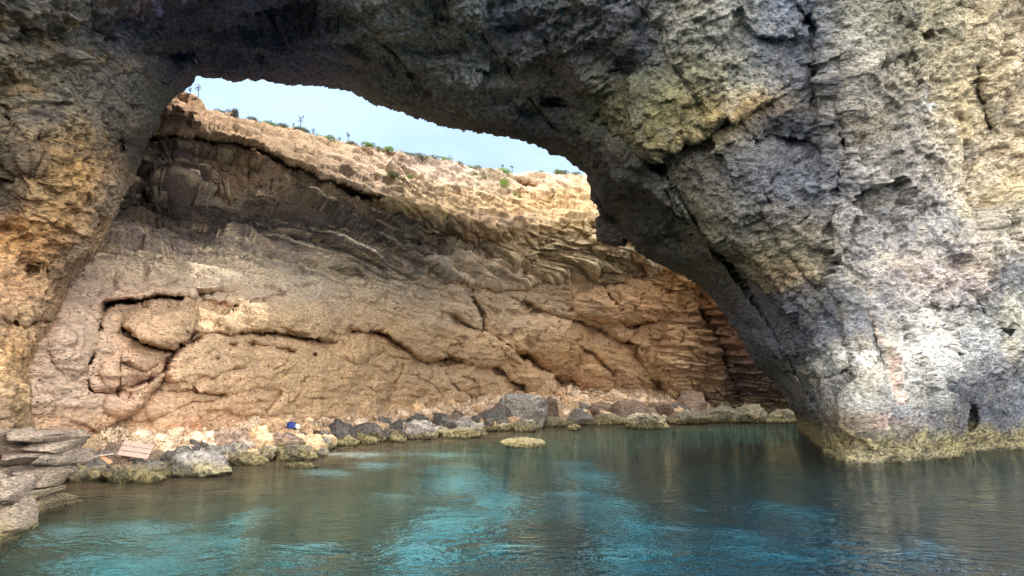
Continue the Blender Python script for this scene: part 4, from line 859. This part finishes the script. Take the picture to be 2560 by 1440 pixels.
def tube(pts, r0, r1, n=5):
    V, q = [], []
    for i, p in enumerate(pts):
        rr_ = r0 + (r1 - r0) * i / (len(pts) - 1)
        d = (Vector(pts[min(i + 1, len(pts) - 1)]) - Vector(pts[max(i - 1, 0)])).normalized(); a = d.orthogonal().normalized(); b = d.cross(a)
        for k in range(n):
            t = 2 * math.pi * k / n; V.append(tuple(Vector(p) + (a * math.cos(t) + b * math.sin(t)) * rr_))
    for i in range(len(pts) - 1):
        for k in range(n): q.append([i * n + k, i * n + (k + 1) % n, (i + 1) * n + (k + 1) % n, (i + 1) * n + k])
    q.append([0, 1, 2, 2]) if False else None
    return V, q
def merge(parts):
    V, q, b = [], [], 0
    for v, f in parts: V += v; q += [[i + b for i in x] for x in f]; b += len(v)
    return np.array(V), np.array(q)
def stalk(u, hp, kind, lb, name='dry_stalk', cat='dry plant'):
    p, D = rim(u, .2); H = hp / F * D * 1.08; rs = random.Random(int(u)); e = bpy.data.objects.new(name, None); C.objects.link(e); e.location = p
    tag(e, lb, cat, 'dry flower stalks on the cliff rim'); k = .022 * D / 45
    raw_mesh('stem', *merge([tube([(0, 0, 0), (.02 * H, 0, H * .5), (0, 0, H)], k * 1.2, k * .7)]), M_stalk, parent=e)
    br = []
    if kind == 'pole':
        br.append(tube([(0, 0, H * .9), (.06 * H, 0, H * 1.02)], k * .7, k * .5))
    elif kind == 'umbel':
        for j in range(9):
            z = H * rs.uniform(.55, .98); a = rs.uniform(0, 6.3); l = H * rs.uniform(.1, .2); x, y = math.cos(a) * l, math.sin(a) * l
            br.append(tube([(0, 0, z), (x * .6, y * .6, z + l * .25), (x, y, z + l * .7)], k * .7, k * .4))
            for m in range(4): br.append(tube([(x, y, z + l * .7), (x + rs.uniform(-.06, .06) * H, y + rs.uniform(-.04, .04) * H, z + l * .7 + .06 * H)], k * .5, k * .6))
    elif kind == 'palm':
        for j in range(16):
            a = rs.uniform(0, 6.3); l = H * rs.uniform(.14, .24); z = H * rs.uniform(.85, 1); x, y = math.cos(a) * l, math.sin(a) * l
            br.append(tube([(0, 0, z), (x * .6, y * .6, z + l * .3), (x, y, z - l * .2)], k * .9, k * .5))
    raw_mesh('flower_head', *merge(br), M_stalk, parent=e)
for a in [(740, 40, 'umbel', 'tallest dry flower stalk with many branches on the left half of the rim'), (781, 26, 'umbel', 'slim dry stalk between the upright dark shrub and the dome shrub'), (843, 16, 'umbel', 'shorter left stalk of a close pair on the rim'), (858, 24, 'umbel', 'taller right stalk of a close pair on the rim'),
          (893, 10, 'umbel', 'very short stalk on the rim right of the stalk pair'), (1011, 14, 'umbel', 'faint small stalk over the long low hedge'), (1117, 18, 'pole', 'left one of two thin bare poles on the rim'), (1122, 19, 'pole', 'right one of two thin bare poles on the rim'), (1250, 22, 'palm', 'left palm shaped stalk with a drooping grey head'),
          (1281, 25, 'palm', 'right palm shaped stalk with a dense dark head'), (720, 14, 'umbel', 'thin short stalk left of the tallest dry stalk')]:
    stalk(*a)
stalk(484, 36, 'umbel', 'dark branching dry plant against the sky at the left tip of the opening')
stalk(466, 22, 'umbel', 'smaller dark twiggy plant close under the arch at the left tip of the sky')

# ------------------------------------------------------------------ things on the beach
def board(l, w_, h, mat, parent, loc, rot=(0, 0, 0), name='board'):
    x, y, z = l / 2, w_ / 2, h / 2; b = .006
    import bmesh
    bm = bmesh.new(); bmesh.ops.create_cube(bm, size=1); bmesh.ops.scale(bm, vec=(l, w_, h), verts=bm.verts)
    bmesh.ops.bevel(bm, geom=bm.edges[:], offset=b, segments=1, affect='EDGES')
    me = bpy.data.meshes.new(name); bm.to_mesh(me); bm.free(); me.materials.append(mat); o = bpy.data.objects.new(name, me); C.objects.link(o)
    o.location = loc; o.rotation_euler = rot; o.parent = parent; return o
def pos(u, v, dz=0.0, dD=0.0):
    D = float(shoreD(np.array(float(u)), np.array(float(v)))) + dD; p = at(u, v, D); return Vector((float(p[0]), float(p[1]), float(p[2]) + dz))
e = bpy.data.objects.new('wooden_pallet', None); C.objects.link(e); e.location = pos(341, 1135, .1, -1.4); e.rotation_euler = (R(42), R(9), R(6))
tag(e, 'weathered pinkish wooden pallet of broad boards lying tilted on the brown rocks', 'pallet')
for k in range(3): board(1.02, .19, .03, M_wood, e, (-.02 * k, -.22 + .22 * k, .05))
for k in (-.42, 0, .42): board(.06, .66, .06, M_wood, e, (k, 0, 0), name='bearer')
o = board(.78, .07, .03, M_drift, None, pos(252, 1156, .22, -1.2), (R(5), R(-8), R(4)), 'plank'); tag(o, 'thin pale plank lying level across the flat grey rock, upper of the crossed two', 'plank', 'loose planks')
o = board(.62, .14, .03, M_wood2, None, pos(262, 1160, .16, -1.2), (R(25), R(22), R(-25)), 'plank'); tag(o, 'short orange plank pointing down right across the flat grey rock', 'plank', 'loose planks')
for (u, v, l, ry, rz, lb) in [(622, 1122, .5, 30, 20, 'bleached driftwood stick slanting down on the grey rounded boulder, longest of three'), (634, 1124, .45, 12, -10, 'bleached stick lying nearly flat right of the longest stick'), (618, 1126, .4, 38, 40, 'bleached stick crossing below the longest stick'),
                              (500, 1142, .35, -30, 10, 'white forked twig on top of the big pale grey slab'), (528, 1146, .4, -20, 60, 'white twig near the tip of the big pale grey slab'), (470, 1132, .35, 25, 0, 'short white stick lying at the top left of the big pale grey slab'), (358, 1112, .7, -38, 10, 'pale stick leaning above the right end of the pallet')]:
    rs = random.Random(int(u)); V, q = merge([tube([(-l / 2, 0, 0), (0, .02, .03), (l / 2, -.02, 0)], .022, .014), tube([(0, .02, .03), (l * .3, .04, .1)], .014, .008)])
    o = raw_mesh('driftwood', V, q, M_drift); o.location = pos(u, v, .22, -.7); o.rotation_euler = (0, R(ry), R(rz)); tag(o, lb, 'driftwood', 'driftwood sticks')
def lump(name, W, D_, H, mat, seed, parent=None, loc=(0, 0, 0)):
    V, q = rock_shape(seed, W, D_, H, 4, 4, .6); o = raw_mesh(name, V + np.array([0, 0, H / 2]), q, mat, parent=parent); o.location = loc; return o
e = bpy.data.objects.new('blue_bag', None); C.objects.link(e); e.location = pos(727, 1079, .1, -.9); tag(e, 'bright blue bag with dark base left on the tan rocks at the cliff foot', 'bag')
lump('bag_body', .36, .28, .34, M_blue, 700, e); lump('bag_base', .42, .3, .12, M_black, 701, e, (.04, -.02, -.02))
e = bpy.data.objects.new('white_bundle', None); C.objects.link(e); e.location = pos(741, 1079, .12, -.9); tag(e, 'small white and grey bundle with a dark pole next to the blue bag', 'litter')
lump('bundle', .3, .24, .24, M_white, 702, e); raw_mesh('handle', *merge([tube([(0, 0, .1), (-.08, 0, .42)], .02, .015)]), M_black, parent=e)
